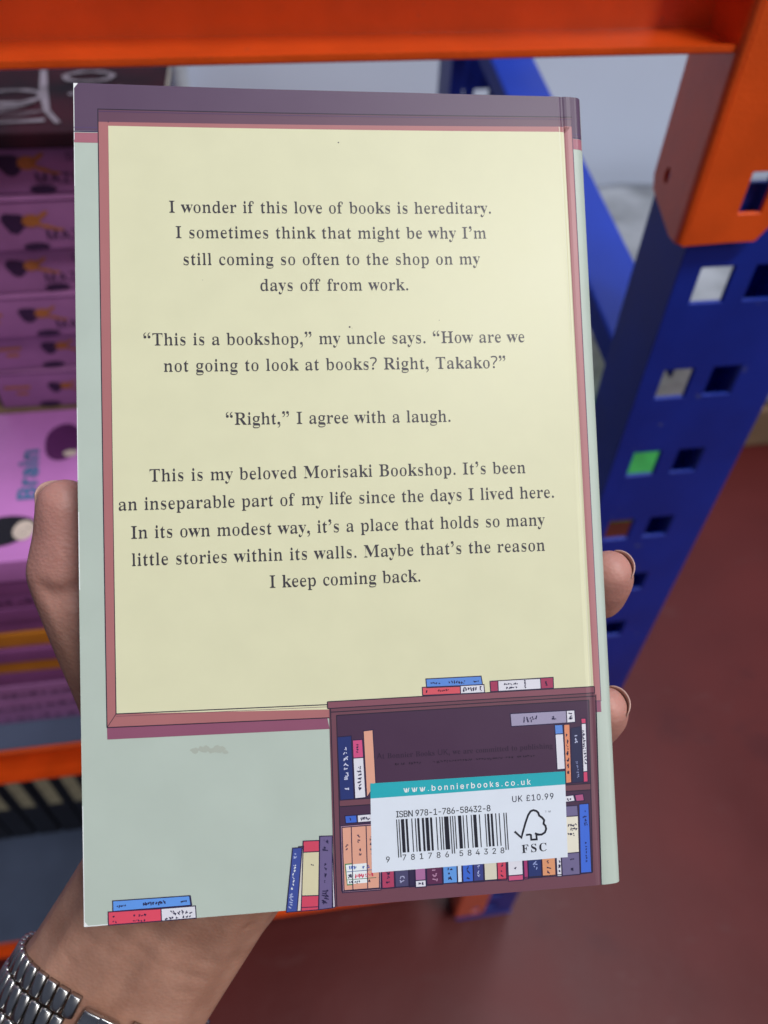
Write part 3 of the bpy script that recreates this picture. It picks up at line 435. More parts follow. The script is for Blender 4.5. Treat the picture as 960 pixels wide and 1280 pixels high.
def stack_book(x0, x1, y0, y1, z, t, rot, mat_, label, cat='book', group=None):
    """a paperback lying flat: spine at y0 facing the aisle; returns root and a map from its own frame to world"""
    cx_, cy_ = (x0+x1)/2, (y0+y1)/2
    M = Matrix.Translation((cx_, cy_, z)) @ Matrix.Rotation(rot, 4, 'Z')
    root = empty('book', M, label, cat, group)
    hx, hy = (x1-x0)/2, (y1-y0)/2
    prof = round_path([(hy, .0004), (-hy, .0004), (-hy, t-.0004), (hy, t-.0004)], .0012, 3)
    bm = sheet_x(prof, -hx, hx, -.0004); o = link('cover', finish(bm), mat_, root); smooth_by_angle(o)
    link('page_block', box_mesh((-hx+.0006, -hy+.0012, .0007), (hx-.0006, hy-.0008, t-.0007)), M_page, root)
    return root, (hx, hy)
def figure_print(bm, cx_, cz, s, y, rnd):
    """small printed sitting figure: dark head, orange body and limbs"""
    def blob(x, z, rx, rz, mi, a=0):
        n = 12; vs = []
        for k in range(n):
            q = 2*math.pi*k/n; rr = 1+.15*math.sin(3*q+rnd.random())
            px, pz = rx*rr*math.cos(q), rz*rr*math.sin(q)
            vs.append(bm.verts.new((x+px*math.cos(a)-pz*math.sin(a), y, z+px*math.sin(a)+pz*math.cos(a))))
        bm.faces.new(vs).material_index = mi
    blob(cx_, cz, .0075*s, .0065*s, 0)
    y2 = y-.0002
    for dx, dz, rx, rz, a in ((.010, .001, .0058, .0042, .2), (.017, .004, .005, .0014, .6), (.018, -.003, .006, .0013, -.3), (.024, -.005, .004, .0009, -.1)):
        n = 8; vs = []
        for k in range(n):
            q = 2*math.pi*k/n; px, pz = rx*s*math.cos(q), rz*s*math.sin(q)
            vs.append(bm.verts.new((cx_+dx*s+px*math.cos(a)-pz*math.sin(a), y2, cz+dz*s+px*math.sin(a)+pz*math.cos(a))))
        bm.faces.new(vs).material_index = 1
rnd = random.Random(5)
def ell_pts(cx_, cy_, rx, ry, n=26): return [(cx_+rx*math.cos(2*math.pi*k/n), cy_+ry*math.sin(2*math.pi*k/n)) for k in range(n)]
# upper pile: six lilac spines and a dark book on top
tag(link('carton', box_mesh((-.285, .602, .906), (-.045, .760, 1.1692), .003), M_card), 'brown carton on the deck behind the lower pile, carrying the lilac books', 'carton')
z = 1.1700; shift = [.010, .004, -.004, .0, -.012, -.016]
tops = [1.211, 1.250, 1.290, 1.331, 1.373, 1.4125]
names = ['lowest lilac spine of the upper pile, just above the open pink cover', 'second lilac spine from the bottom of the upper pile, beside the held book',
         'third lilac spine from the bottom of the upper pile', 'third lilac spine from the top of the pile, below the orange beam',
         'second lilac spine from the top of the pile behind the held book', 'topmost lilac spine of the pile, right under the dark cover']
for i in range(6):
    t = tops[i]-z; x1 = -.062+shift[i]
    root, (hx, hy) = stack_book(x1-.200, x1, .60+[.0, .007, -.003, .004, -.005, .002][i], .735, z, t-.0006, R([-1.8, 1.2, -.6, 2.2, .4, -1.5][i]), M_purple, names[i], group='lilac books piled on the middle shelf')
    bm = bmesh.new(); yy = -hy-.0004; cw = x1-.100; k = 5-i
    figure_print(bm, [-.178, -.188, -.202, -.201, -.198, -.200][k]-cw, t*.56, [1.25, 1.25, 1.15, 1.1, 1.0, .9][k], yy, rnd)
    xt = [-.163, -.168, -.184, -.182, -.178, -.176][k]-cw
    add_text(bm, SANS, 'n', 'MAZE', .0155, lambda x, y: (xt+x, yy-.0001, t*.20+y), dx=-5, dy=4, lsp=.0010)
    add_text(bm, SANS, 'n', 'DR', .011, lambda x, y: (xt+.026+x, yy-.0001, t*.62+y), dx=-4, dy=3, lsp=.001)
    n = 12; bm.faces.new([bm.verts.new(([-.159, -.177, -.176, -.190, -.20, -.21][k]-cw+.010*math.cos(2*math.pi*q/n), yy-.0001, .0036+.0034*math.sin(2*math.pi*q/n))) for q in range(n)])
    for (xa, xb, za) in ((-.245, -.222, .55), (-.236, -.226, .38)):
        bm.faces.new([bm.verts.new((x_-cw, yy-.0001, z_)) for x_, z_ in ((xa, t*za), (xb, t*za), (xb, t*za+.003), (xa, t*za+.003))]).material_index = 1
    bm.faces.new([bm.verts.new((x_, yy-.00005, z_)) for x_, z_ in ((-.099, t-.0026), (.099, t-.0026), (.099, t-.0014), (-.099, t-.0014))]).material_index = 2
    bmesh.ops.recalc_face_normals(bm, faces=bm.faces[:])
    link('printed_spine', finish(bm), [M_inkdark, M_inkorange, M_inkplum], root)
    z = tops[i]
root, (hx, hy) = stack_book(-.262, -.066, .585, .725, z, .012, R(-1.0), M_night, 'dark book with big grey lettering lying on top of the lilac pile')
bm = bmesh.new()
def strip(pts, wd, z, loc, closed=False):
    """brush stroke lying on a cover"""
    q = [Vector(p) for p in pts]; n = len(q); L_, R_ = [], []
    for i, p in enumerate(q):
        a, b = (q[i-1], q[(i+1) % n]) if closed else (q[max(i-1, 0)], q[min(i+1, n-1)])
        d = (b-a).normalized(); n_ = Vector((-d.y, d.x))*wd/2*(1+.25*math.sin(i*1.7))
        L_.append(bm.verts.new((*(p+n_-Vector(loc)), z))); R_.append(bm.verts.new((*(p-n_-Vector(loc)), z)))
    for i in range(n if closed else n-1):
        k = (i+1) % n; f = bm.faces.new((L_[i], R_[i], R_[k], L_[k])); f.normal_update()
        if f.normal.z < 0: f.normal_flip()
lc = (-.164, .655); T = .0124
strip(ell_pts(-.176, .648, .021, .012), .0046, T, lc, closed=True)
strip([(-.200, .622), (-.158, .634), (-.190, .616), (-.150, .620), (-.185, .600), (-.146, .604)], .0050, T+.0001, lc)
strip([(-.1612, .700), (-.1545, .655), (-.147, .620), (-.136, .598)], .0050, T+.0002, lc)
strip(ell_pts(-.125, .684, .018, .010), .0046, T+.0003, lc, closed=True)
strip([(-.136, .650), (-.110, .655), (-.098, .662)], .0046, T+.0001, lc)
link('cover_lettering', finish(bm), M_inkgrey, root)

# lower pile: thick pile standing forward, a wide pink cover on top of it
lev = [(.9062, .929, M_purple, 1), (.9295, .953, M_purple, 1), (.9535, .978, M_purple, 1), (.9785, 1.000, M_plum, 0), (1.0005, 1.0225, M_ochre, 0), (1.023, 1.0425, M_plum, 0),
       (1.043, 1.064, M_ochre, 0), (1.0645, 1.085, M_plum, 0), (1.0855, 1.104, M_plum, 0), (1.1045, 1.121, M_plum, 2), (1.1215, 1.1425, M_plum, 0)]
lab = ['lilac book with dark print at the very bottom of the forward pile', 'second book up in the forward pile, lilac with dark print',
       'third book up in the forward pile, lilac with dark print', 'plum spine directly under the lower ochre spine', 'lower of the two ochre spines beside the thumb',
       'plum spine between the two ochre spines', 'upper of the two ochre spines beside the thumb', 'plum spine directly above the upper ochre spine',
       'second plum spine above the ochre ones', 'plum spine with faint print, third above the ochre ones', 'plum spine right under the thick pink book']
for (a, b, m_, pr), lb in zip(lev, lab):
    s = rnd.uniform(-.002, .003)
    root, (hx, hy) = stack_book(-.375+s, -.158+s, .422+rnd.uniform(-.002, .003), .565, a, b-a, R(rnd.uniform(-.8, .8)), m_, lb, group='books piled below the pink cover')
    if pr:
        bm = bmesh.new(); yy = -hy-.0004; x = -.075
        while x < .08:
            wd = rnd.uniform(.004, .009); hh = rnd.uniform(.003, .0065)
            for q in range(int(wd/.0016)):
                xx = x+q*.0016; h2 = hh*rnd.uniform(.6, 1)
                vs = [bm.verts.new(p) for p in ((xx, yy, .007), (xx+.0011, yy, .007), (xx+.0011, yy, .007+h2), (xx, yy, .007+h2))]; bm.faces.new(vs)
            x += wd+rnd.uniform(.001, .005)
        link('printed_spine', finish(bm), M_inkdark, root)
root, (hx, hy) = stack_book(-.372, -.150, .418, .597, 1.143, .0262, R(0), M_pink, 'thick pink book with blue Brain lettering and a black haired figure')
cxp, cyp = (-.372-.150)/2, (.418+.597)/2
bm = bmesh.new(); T = .0266
def on(x, y): return (x-cxp, y-cyp, T)
def blobc(pts, mi, dz=0):
    vs = [bm.verts.new((x-cxp, y-cyp, T+dz)) for x, y in pts]; f = bm.faces.new(vs); f.normal_update()
    if f.normal.z < 0: f.normal_flip()
    f.material_index = mi
def ell(cx_, cy_, rx, ry, n=28, a=0, wob=0, seed=1):
    r_ = random.Random(seed); ph = r_.random()*6
    return [(cx_+rx*(1+wob*math.sin(3*q+ph))*math.cos(q)*math.cos(a)-ry*math.sin(q)*math.sin(a), cy_+rx*(1+wob*math.sin(3*q+ph))*math.cos(q)*math.sin(a)+ry*math.sin(q)*math.cos(a)) for q in [2*math.pi*k/n for k in range(n)]]
add_text(bm, SANS, 'b', 'Brain', .0295, lambda x, y: (-.2095-y*1.0-x*.12-cxp, .483+x*1.12-cyp, T), dx=-30, dy=24, lsp=.0014, mi=0)
blobc(ell(-.232, .450, .026, .016, a=.15, wob=.06), 1)
blobc(ell(-.2145, .449, .0085, .0105), 2, .0002)
blobc(ell(-.196, .552, .016, .024, wob=.05), 3)
blobc(ell(-.188, .536, .006, .004), 2, .0002)
blobc([(-.372+.002, .419), (-.151, .419), (-.151, .440), (-.25, .436), (-.370, .432)], 3, -.0001) if False else None
for k in range(5): blobc(ell(-.2135+.0008*k, .4455+.002*k, .0006, .0009), 1, .0004) if k in (0, 3) else None
link('cover_print', finish(bm), [M_inkblue, M_inkhair, M_inkskin, M_inkplum], root)

# bottom shelf: a row of dark upright books, lit upper strips painted cream
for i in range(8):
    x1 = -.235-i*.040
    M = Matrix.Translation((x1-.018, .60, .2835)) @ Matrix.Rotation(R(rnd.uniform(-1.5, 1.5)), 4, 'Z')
    root = empty('upright_book', M, ('black upright book with lit-painted cream strip on the bottom shelf, '+['nearest', 'second from', 'third from', 'fourth from', 'fifth from', 'sixth from', 'seventh from', 'eighth from'][i]+' the held book'),
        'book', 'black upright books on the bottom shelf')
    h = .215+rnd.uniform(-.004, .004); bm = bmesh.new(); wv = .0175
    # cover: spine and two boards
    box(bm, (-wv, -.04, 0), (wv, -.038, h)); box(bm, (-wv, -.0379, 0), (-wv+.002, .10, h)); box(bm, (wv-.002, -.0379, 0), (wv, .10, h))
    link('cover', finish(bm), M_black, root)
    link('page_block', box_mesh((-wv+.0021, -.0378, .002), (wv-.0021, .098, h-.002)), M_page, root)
    link('lit_spine_strip', box_mesh((-.010, -.0406, .115), (.010, -.0401, h-.004)), M_litcream, root)  # light on the upper strip put into colour; black below stands for shade

# ------------------------------------------------------------------ the held book: its frame
BW, BH, BT = 0.1265, 0.198, 0.0150
def homog(src, dst):
    A = []
    for (x, y), (u, v_) in zip(src, dst):
        A += [[x, y, 1, 0, 0, 0, -u*x, -u*y, -u], [0, 0, 0, x, y, 1, -v_*x, -v_*y, -v_]]
    return np.linalg.svd(np.array(A))[2][-1].reshape(3, 3)
PH = [(87, 103), (722, 121), (776, 1104), (105, 1159)]    # the back cover's corners in the photo: they give its pose
H = homog([(0, BH), (BW, BH), (BW, 0), (0, 0)], PH)
K = np.array([[F_PX, 0, CX], [0, F_PX, CY], [0, 0, 1]])
B = np.linalg.inv(K) @ H
B /= (np.linalg.norm(B[:, 0])+np.linalg.norm(B[:, 1]))/2
if B[2, 2] < 0: B = -B
e1 = B[:, 0]/np.linalg.norm(B[:, 0]); e2 = B[:, 1]-e1*(B[:, 1] @ e1); e2 /= np.linalg.norm(e2)
e3 = np.cross(e1, e2)
if e3[2] > 0: e3 = -e3                                    # w axis points towards the camera
t0 = B[:, 2]
Rw = CAM_R.T @ np.stack([e1, e2, e3], axis=1); tw = CAM_R.T @ t0+CAM_P
BM = Matrix(((Rw[0][0], Rw[0][1], Rw[0][2], tw[0]), (Rw[1][0], Rw[1][1], Rw[1][2], tw[1]), (Rw[2][0], Rw[2][1], Rw[2][2], tw[2]), (0, 0, 0, 1)))
Hi = np.linalg.inv(H)
def uv(px, py):
    q = Hi @ np.array([px, py, 1.0]); return q[0]/q[2], q[1]/q[2]
BMi = BM.inverted()
def at_depth(px, py, wv):
    """the point of the book's frame (metres) at height wv over the cover seen at a photo pixel"""
    d = CAM_R.T @ np.array([(px-CX)/F_PX, (py-CY)/F_PX, 1.0])
    p0 = BMi @ Vector(CAM_P); p1 = BMi @ Vector(CAM_P+d); dd = p1-p0
    return p0+dd*((wv-p0.z)/dd.z)

# cross section of the wrapped cover (u, w): back board, hinge crease, rounded spine, front board
CREASE = 0.1213
SPR = 0.0022
sec = [(.0075*i, 0) for i in range(16)]+[(CREASE-.0012, 0), (CREASE-.0006, -.00006), (CREASE-.0002, -.00018), (CREASE+.0002, -.00018), (CREASE+.0006, -.00008), (CREASE+.0012, -.00002), (.1235, -.00006), (BW+.0004-SPR, -.00025)]
for k in range(1, 9):
    a = math.pi/2*k/8; sec.append((BW+.0004-SPR+SPR*math.sin(a), -.00025-SPR*(1-math.cos(a))))
def surf_w(u):
    for (a, wa), (b, wb) in zip(sec, sec[1:]):
        if u <= b and b > a: return wa+(wb-wa)*max(0, (u-a))/(b-a)
    return sec[-1][1]
def warp(u, v):
    """slight flex of the paperback"""
    s = v/BH; q = u/BW
    return .0007*math.sin(math.pi*s)*(1-q)*.8-.0005*(q*(1-q))*4*s
def S(u, v, lift=0.0): return Vector((u, v, surf_w(u)+warp(u, v)+lift))

book = empty('paperback_book', BM, 'pale green paperback held in the hand, its back cover with blurb and barcode facing out', 'book')
M_mint = material('mint_cover_board', [c*1.10 for c in lin('b0bbb0')], 0.40, var=0.025, vscale=60, bump=0.10, bscale=1800, bdist=0.00006, rvar=0.05, spec=0.45)
full = list(sec)
n0 = len(full)
full += [(BW+.0004, -BT+SPR)]
for k in range(1, 9):
    a = math.pi/2*k/8; full.append((BW+.0004-SPR+SPR*math.cos(a), -BT+SPR-SPR*math.sin(a)))
full += [(.1213, -BT), (.06, -BT), (0, -BT)]
bm = bmesh.new(); NV = 40; rings = []
def cover_pt(i, v, inset):
    u, wv = full[i]
    if i < n0: return Vector((u, v, wv+warp(u, v)))
    return Vector((u, v, wv+warp(u, v)))
for j in range(NV+1):
    v = BH*j/NV; rings.append([bm.verts.new(cover_pt(i, v, 0)) for i in range(len(full))])
for j in range(NV):
    for i in range(len(full)-1): bm.faces.new((rings[j][i], rings[j][i+1], rings[j+1][i+1], rings[j+1][i]))
bmesh.ops.recalc_face_normals(bm, faces=bm.faces[:])
if sum(f.normal.z for f in bm.faces if f.calc_center_median().z > -.001) < 0: bmesh.ops.reverse_faces(bm, faces=bm.faces[:])
cover = link('cover', finish(bm), M_mint, book, smooth=True)
md = cover.modifiers.new('thick', 'SOLIDIFY'); md.thickness = .00030; md.offset = -1
dg = bpy.context.evaluated_depsgraph_get(); dg.update(); me = bpy.data.meshes.new_from_object(cover.evaluated_get(dg)); cover.modifiers.clear(); cover.data = me; smooth_by_angle(cover, 40)
bm = bmesh.new(); box(bm, (.0012, .0004, -BT+.0004), (BW-.0016, BH-.0004, -.0006))
bmesh.ops.subdivide_edges(bm, edges=bm.edges[:], cuts=6, use_grid_fill=True)
for v in bm.verts: v.co.z += warp(v.co.x, v.co.y)
link('page_block', finish(bm), M_page, book)

# ------------------------------------------------------------------ print on the cover
INK = {}
def inkm(h):
    if h not in INK: INK[h] = ink('print_'+{'L': 'light', 'D': 'dark'}['L' if sum(lin(h)) > .5 else 'D']+'_ink', h, PK)
    return INK[h]
PK = 1.10
CUTS = [s[0] for s in sec if s[0] > 0]
class Print:
    def __init__(self, name, layer): self.bm = bmesh.new(); self.name = name; self.layer = layer; self.mats = []
    def mi(self, h):
        m = inkm(h)
        if m not in self.mats: self.mats.append(m)
        return self.mats.index(m)
    def poly(self, pts, h, uvs=False, lift=0.0):
        q = [Vector((*((p) if uvs else uv(*p)), lift)) for p in pts]
        tri = geometry.tessellate_polygon([[Vector((p.x, p.y, 0)) for p in q]]) if len(q) > 3 else [(0, 1, 2)]
        vs = [self.bm.verts.new(p) for p in q]; mi = self.mi(h)
        for t in tri: self.bm.faces.new([vs[i] for i in t]).material_index = mi
    def line(self, pts, wpx, h, closed=False, lift=.00002, uvs=False):
        q = [Vector(p if uvs else uv(*p)) for p in pts]
        if closed: q.append(q[0])
        wd = wpx*.000185/2 if not uvs else wpx/2; mi = self.mi(h)
        n = len(q); L, Rr = [], []
        for i, p in enumerate(q):
            if closed and i in (0, n-1): a, b = q[n-2], q[1]
            else: a, b = q[max(i-1, 0)], q[min(i+1, n-1)]
            d1 = (p-a).normalized() if (p-a).length > 0 else (b-p).normalized(); d2 = (b-p).normalized() if (b-p).length > 0 else d1
            nn = Vector((-(d1.y+d2.y), d1.x+d2.x)); l = nn.length
            nn = nn/l if l > 1e-9 else Vector((-d1.y, d1.x)); k = min(1.6, 1/max(.4, nn.dot(Vector((-d2.y, d2.x)))))
            L.append(self.bm.verts.new((*(p+nn*wd*k), lift))); Rr.append(self.bm.verts.new((*(p-nn*wd*k), lift)))
        for i in range(n-1): self.bm.faces.new((L[i], Rr[i], Rr[i+1], L[i+1])).material_index = mi
    def bordered(self, pts, fill, wpx=1.2, edge='#2a2040', lift=0.0):
        self.poly(pts, fill, lift=lift); self.line(pts, wpx, edge, closed=True, lift=lift+.00001)
    def scribble(self, a, b, hpx, h, n, seed, wpx=1.25, lift=.00006, gaps=.15):
        """a run of n tiny brush marks standing for the illustration's unreadable lettering"""
        r_ = random.Random(seed); a, b = Vector(a), Vector(b); d = (b-a); nx = Vector((-d.y, d.x)).normalized()
        for i in range(n):
            if r_.random() < gaps: continue
            c = a+d*((i+.5)/n); s = d.length/n*.42
            for k in range(r_.choice((2, 3, 3))):
                u1 = d.normalized()*r_.uniform(-s, s)+nx*r_.uniform(-.5, .5)*hpx; u2 = d.normalized()*r_.uniform(-s, s)+nx*r_.uniform(-.5, .5)*hpx
                if (u1-u2).length < .5: u2 += nx*1.2
                self.line([c+u1, c+u2], wpx, h, lift=lift)
    def text(self, s, a, b, size, h, font=None, dx=0, dy=0, fid='s', lift=.00003, sx=1.0):
        ua, ub = Vector(uv(*a)), Vector(uv(*b)); d = (ub-ua); wd = d.length; d.normalize(); nn = Vector((-d.y, d.x)); mi = self.mi(h)
        add_text(self.bm, font or SERIF, fid, s, size, lambda x, y: (*(ua+d*x+nn*y), lift), dx=dx, dy=dy, width=wd, mi=mi, sx=sx)
    def build(self, label=None):
        bm = self.bm; bmesh.ops.triangulate(bm, faces=bm.faces[:])
        if self.cut:
            for c in CUTS:
                bmesh.ops.bisect_plane(bm, geom=bm.verts[:]+bm.edges[:]+bm.faces[:], plane_co=(c, 0, 0), plane_no=(1, 0, 0), dist=1e-7)
            for j in range(1, 40):
                bmesh.ops.bisect_plane(bm, geom=bm.verts[:]+bm.edges[:]+bm.faces[:], plane_co=(0, BH*j/40, 0), plane_no=(0, 1, 0), dist=1e-7)
        for f in bm.faces:
            f.normal_update()
            if f.normal.z < 0: f.normal_flip()
        for v in bm.verts:
            v.co = S(v.co.x, v.co.y, v.co.z+.00003+self.layer*.000022)
        me = finish(bm); o = link(self.name, me, self.mats, cover, smooth=False)
        if label: o['label'] = label
        return o
    cut = True

DK = '#2b2234'
p = Print('printed_window', 0)
# wall band behind the frame
p.poly([(87, 103), (300, 109), (500, 114), (722, 121), (724.5, 172), (88.2, 163)], '#58425a')
p.poly([(88.2, 165.5), (724.5, 173), (725.2, 186), (88.6, 178)], '#a36472')
p.line([(88.2, 164), (724.5, 172)], 1.4, '#3b2c55')
p.line([(88.0, 159), (724.4, 167)], .8, '#54416c')
# sill shadow, frame bars
p.poly([(133.2, 909), (408, 897), (411, 911), (133.6, 924)], '#8a5068', lift=.00002)
p.poly([(738, 874), (750, 874), (750.8, 890), (739, 890)], '#8a5068', lift=.00002)
p.poly([(118, 136), (711, 146), (709.5, 158), (702, 166), (130, 156), (118, 152)], '#624154', lift=.00003)
p.poly([(118, 152), (709.5, 158), (702, 166), (131, 157), (144.5, 892), (411, 880), (411, 897), (133.2, 909)], '#a6696a', lift=.00004)
p.poly([(700.5, 157), (711, 158), (750.2, 876), (738.5, 876)], '#a86c70', lift=.00004)
p.poly([(131, 157), (701, 164.5), (742, 880), (144.5, 892)], '#d4d1ae', lift=.00005)
p.line([(133.2, 909), (118, 136), (711, 146)], 1.2, DK, lift=.00006)
p.line([(118, 138.8), (711, 148.8)], .7, '#4a3560', lift=.00006)
p.line([(144.5, 892), (131, 150), (131, 153)], 1.2, DK, lift=.00006)
p.line([(711, 158), (750.2, 876), (739, 876)], 1.0, '#5c4560', lift=.00006)
p.line([(144.5, 892), (411, 880.5)], 1.3, DK, lift=.00006)
p.line([(144.5, 895), (411, 883.2)], .6, '#6d4150', lift=.00006)
p.line([(133.2, 909), (411, 897)], 1.2, DK, lift=.00006)
p.line([(133.2, 909), (144.5, 892)], .8, DK, lift=.00006)
p.line([(695, 158), (737.5, 860)], .8, '#d9d6bf', lift=.00006)
p.build()

LINES = [("I wonder if~ this love of~ books is hereditary.", (207, 265.6), (611.8, 266.4)),
 ("I sometimes think that might be why I’m", (215.5, 297.5), (605.4, 297.6)),
 ("still coming so often to the shop on my", (224.6, 331.2), (597.3, 330)),
 ("days off~ from work.", (321.2, 363.4), (508.7, 362.4)),
 ("“This is a bookshop,” my uncle says. “How are we", (175.3, 432.2), (653.6, 427.5)),
 ("not going to look at books? Right, Takako?”", (201.3, 465), (630.9, 459.7)),
 ("“Right,” I agree with a laugh.", (278.6, 531.2), (562.2, 527)),
 ("This is my beloved Morisaki Bookshop. It’s been", (184.4, 602.2), (655.5, 591.2)),
 ("an inseparable part of~ my life since the days I lived here.", (145.7, 638.4), (691.8, 621.9)),
 ("In its own modest way, it’s a place that holds so many", (161.7, 673.5), (679.4, 656.6)),
 ("little stories within its walls. Maybe that’s the reason", (162.6, 707.5), (680.2, 688.2)),
 ("I keep coming back.", (334.8, 734.8), (525.3, 726.7))]
for s, a, b in LINES:
    p = Print('text_line', 3); p.cut = False; p.text(s, a, b, .0064, '#37333a', dx=14, dy=6, sx=1.0); p.build()
for (x, y, r_) in ((434, 408.5, 1.3), (419, 177, 1.0), (437, 410, .4), (546, 400, .5), (250, 350, .4)):
    p = Print('printed_speck', 3); p.cut = False; p.poly([(x+r_*math.cos(k), y+r_*math.sin(k)) for k in range(6)], '#403840'); p.build()

# the drawn bookcase
p = Print('printed_bookcase', 4)
p.poly([(410, 880), (742, 861), (751.5, 1106), (418.5, 1133.5)], '#6d4450')
p.poly([(408, 877), (741.5, 858), (741.8, 866), (408.3, 885.5)], '#824f5c', lift=.00002)
p.poly([(419.5, 893.5), (735, 874.5), (740.3, 1090), (427, 1114)], '#462d45', lift=.00001)
p.poly([(424, 1000), (738.5, 979), (738.7, 987), (424.2, 1008)], '#6d4450', lift=.00002)
for a, b in (((408, 877), (741.5, 858)), ((408.3, 885.5), (741.8, 866)), ((412, 890), (742.5, 870)), ((419.5, 894), (735, 875)), ((424, 1000), (738, 979)), ((424.2, 1008), (738, 987)), ((412, 886), (421, 1133)), ((419.5, 894), (427, 1114)), ((743.5, 868), (751.5, 1106)), ((735, 875), (740.3, 1090)), ((427, 1114), (740.3, 1090)), ((408, 877), (408.3, 885.5)), ((741.5, 858), (741.8, 866))):
    p.line([a, b], 1.2, DK, lift=.00003)
p.build()
p = Print('faint_imprint', 5); p.cut = False
p.text("At Bonnier Books UK, we are committed to publishing", (470, 948.5), (690, 935), .0027, '#332036', font=SERIFX, fid='x', dx=4)
p.scribble((492, 955), (668, 944.5), 2.6, '#2a1a2e', 52, 77, wpx=.8)
p.build()

Q = lambda x0, y0, x1, y1, x2, y2, x3, y3: [(x0, y0), (x1, y1), (x2, y2), (x3, y3)]
sd = [100]
def drawn(parts, marks=(), lines_=()):
    """one drawn book: coloured fields with ink outlines and lettering marks"""
    p = Print('printed_book', 5); p.cut = False
    for i, (pts, col) in enumerate(parts): p.bordered(pts, col, lift=i*.000012)
    for a, b, hp, col, n in marks: sd[0] += 1; p.scribble(a, b, hp, col, n, sd[0])
    for pts, wd, col in lines_: p.line(pts, wd, col, lift=.00005)
    p.build()
W_, NV_, RD, BL, PE, MV = '#d6d4dc', '#27336b', '#c9475f', '#5b86cf', '#d79c86', '#6a5d86'
I_ = '#2a2448'
# on top of the case
drawn([(Q(531, 848.5, 600, 845, 602, 856.5, 532, 859.5), BL)], [((536, 854), (549, 853.4), 2, I_, 5), ((556, 853), (580, 852), 5, I_, 8), ((590, 851.5), (597, 851), 2, I_, 3)])
drawn([(Q(526.5, 859, 574, 857, 574.5, 867, 527, 869), '#cf5560'), (Q(574, 857, 603.5, 855.5, 604.5, 865.5, 574.5, 867), W_)], [((531, 864.5), (535, 864.3), 4, I_, 2), ((546, 863), (560, 862.2), 2.5, '#6d2840', 6), ((577, 861.5), (601, 860.3), 6, I_, 8)])
drawn([(Q(611, 851.5, 690, 846.5, 690.5, 860, 612, 864.5), '#a03a5a'), (Q(621, 850.8, 674, 847.8, 675, 861, 621.5, 864), W_)], [((628, 855), (649, 854), 2, I_, 8), ((628, 860), (648, 859), 2.5, I_, 7), ((654.5, 850), (655.5, 860), 2, I_, 6), ((681, 851), (682, 857), 2, I_, 4)])
# upper shelf
drawn([(Q(420.5, 921, 438, 919.5, 442, 998.5, 424.5, 1000), NV_)], [((430.5, 932), (433, 990), 6, '#c9cbe4', 9)])
drawn([(Q(439.5, 925, 452, 924, 453.5, 946.5, 440.5, 947.5), '#c9507f'), (Q(440.5, 947.5, 453.5, 946.5, 456.5, 996.5, 443, 998), W_)], [((445.5, 929), (446.5, 942), 3, I_, 4), ((447.5, 953), (449.5, 988), 6, I_, 8)])
drawn([(Q(453, 913.5, 465, 912, 469, 979, 458, 996), PE)])
drawn([(Q(636.5, 892, 706.5, 888, 707.5, 903.5, 638, 908), '#9a92ac'), (Q(706.5, 888, 717, 887.5, 718, 902.5, 707.5, 903.5), W_)], [((652, 899.5), (671, 898.2), 8, I_, 5), ((688, 897), (694, 896.6), 6, I_, 3), ((711.5, 890.5), (712, 899.5), 5, I_, 5)])
drawn([(Q(692, 906, 702, 905.5, 703, 917, 692.8, 917.6), BL), (Q(692.8, 917.6, 703, 917, 705.5, 961, 695.5, 962), W_)])
drawn([(Q(703.5, 905.5, 711, 905, 713.5, 978, 706.5, 979), '#d88a68')], [((707.5, 915), (709.5, 968), 3, I_, 7)])
drawn([(Q(712.5, 910, 724.5, 908, 728.5, 977, 714, 978.5), '#2b2c4c')], [((718.5, 918), (719.5, 932), 3.5, '#b8bcd8', 4), ((720, 950), (722, 972), 2, '#7f86ad', 8)])
drawn([(Q(725, 898, 731, 897.6, 731.3, 904, 725.4, 904.4), '#c9476b'), (Q(725.4, 904.4, 731.3, 904, 733.4, 964, 728, 964.6), W_), (Q(728, 964.6, 733.4, 964, 734, 977, 728.4, 977.6), '#c9476b')], [((728, 912), (730.5, 956), 4, I_, 11)])
# lower shelf
drawn([(Q(430.5, 1019.5, 445, 1018.5, 446, 1028, 431.5, 1029), '#3d63c0')], [((434, 1024), (440, 1023.6), 4, I_, 3)])
drawn([(Q(446, 1018.5, 470, 1016.5, 470, 1026, 446.5, 1028), W_)], [((450, 1023), (462, 1022.2), 4, I_, 6)])
drawn([(Q(425, 1032, 476, 1028, 476, 1112, 428, 1115.5), '#a98494'), (Q(427, 1034, 438.5, 1033, 441, 1112, 430, 1113), PE), (Q(438.5, 1033, 457, 1031.6, 459.5, 1110.6, 441, 1112), PE), (Q(457, 1031.6, 474, 1030.5, 474, 1109.5, 459.5, 1110.6), PE)],
      [((432.3, 1044), (434, 1070), 4, I_, 5), ((447.5, 1043), (449.5, 1069), 4, I_, 5), ((463, 1042), (464, 1068), 4, I_, 5)])
p = Print('price_card', 6); p.cut = False
p.poly([(430.5, 1079.5), (470, 1076), (472, 1103), (433.5, 1106.5)], '#3f7a3e'); p.poly([(431.8, 1080.8), (470, 1077.3), (471, 1101.8), (434.3, 1105)], '#dfe3ee', lift=.00001)
p.scribble((436, 1084.5), (446, 1083.6), 5, '#3b5aa8', 5, 7); p.scribble((453, 1083.6), (464, 1082.6), 5, '#3b5aa8', 5, 8)
p.line([(433, 1089.5), (469, 1086.5)], .8, '#4a5d90'); p.scribble((435, 1095), (439, 1094.6), 6, I_, 3, 9); p.scribble((443.5, 1095), (466, 1092.6), 5.5, '#d13a5c', 9, 10, gaps=0)
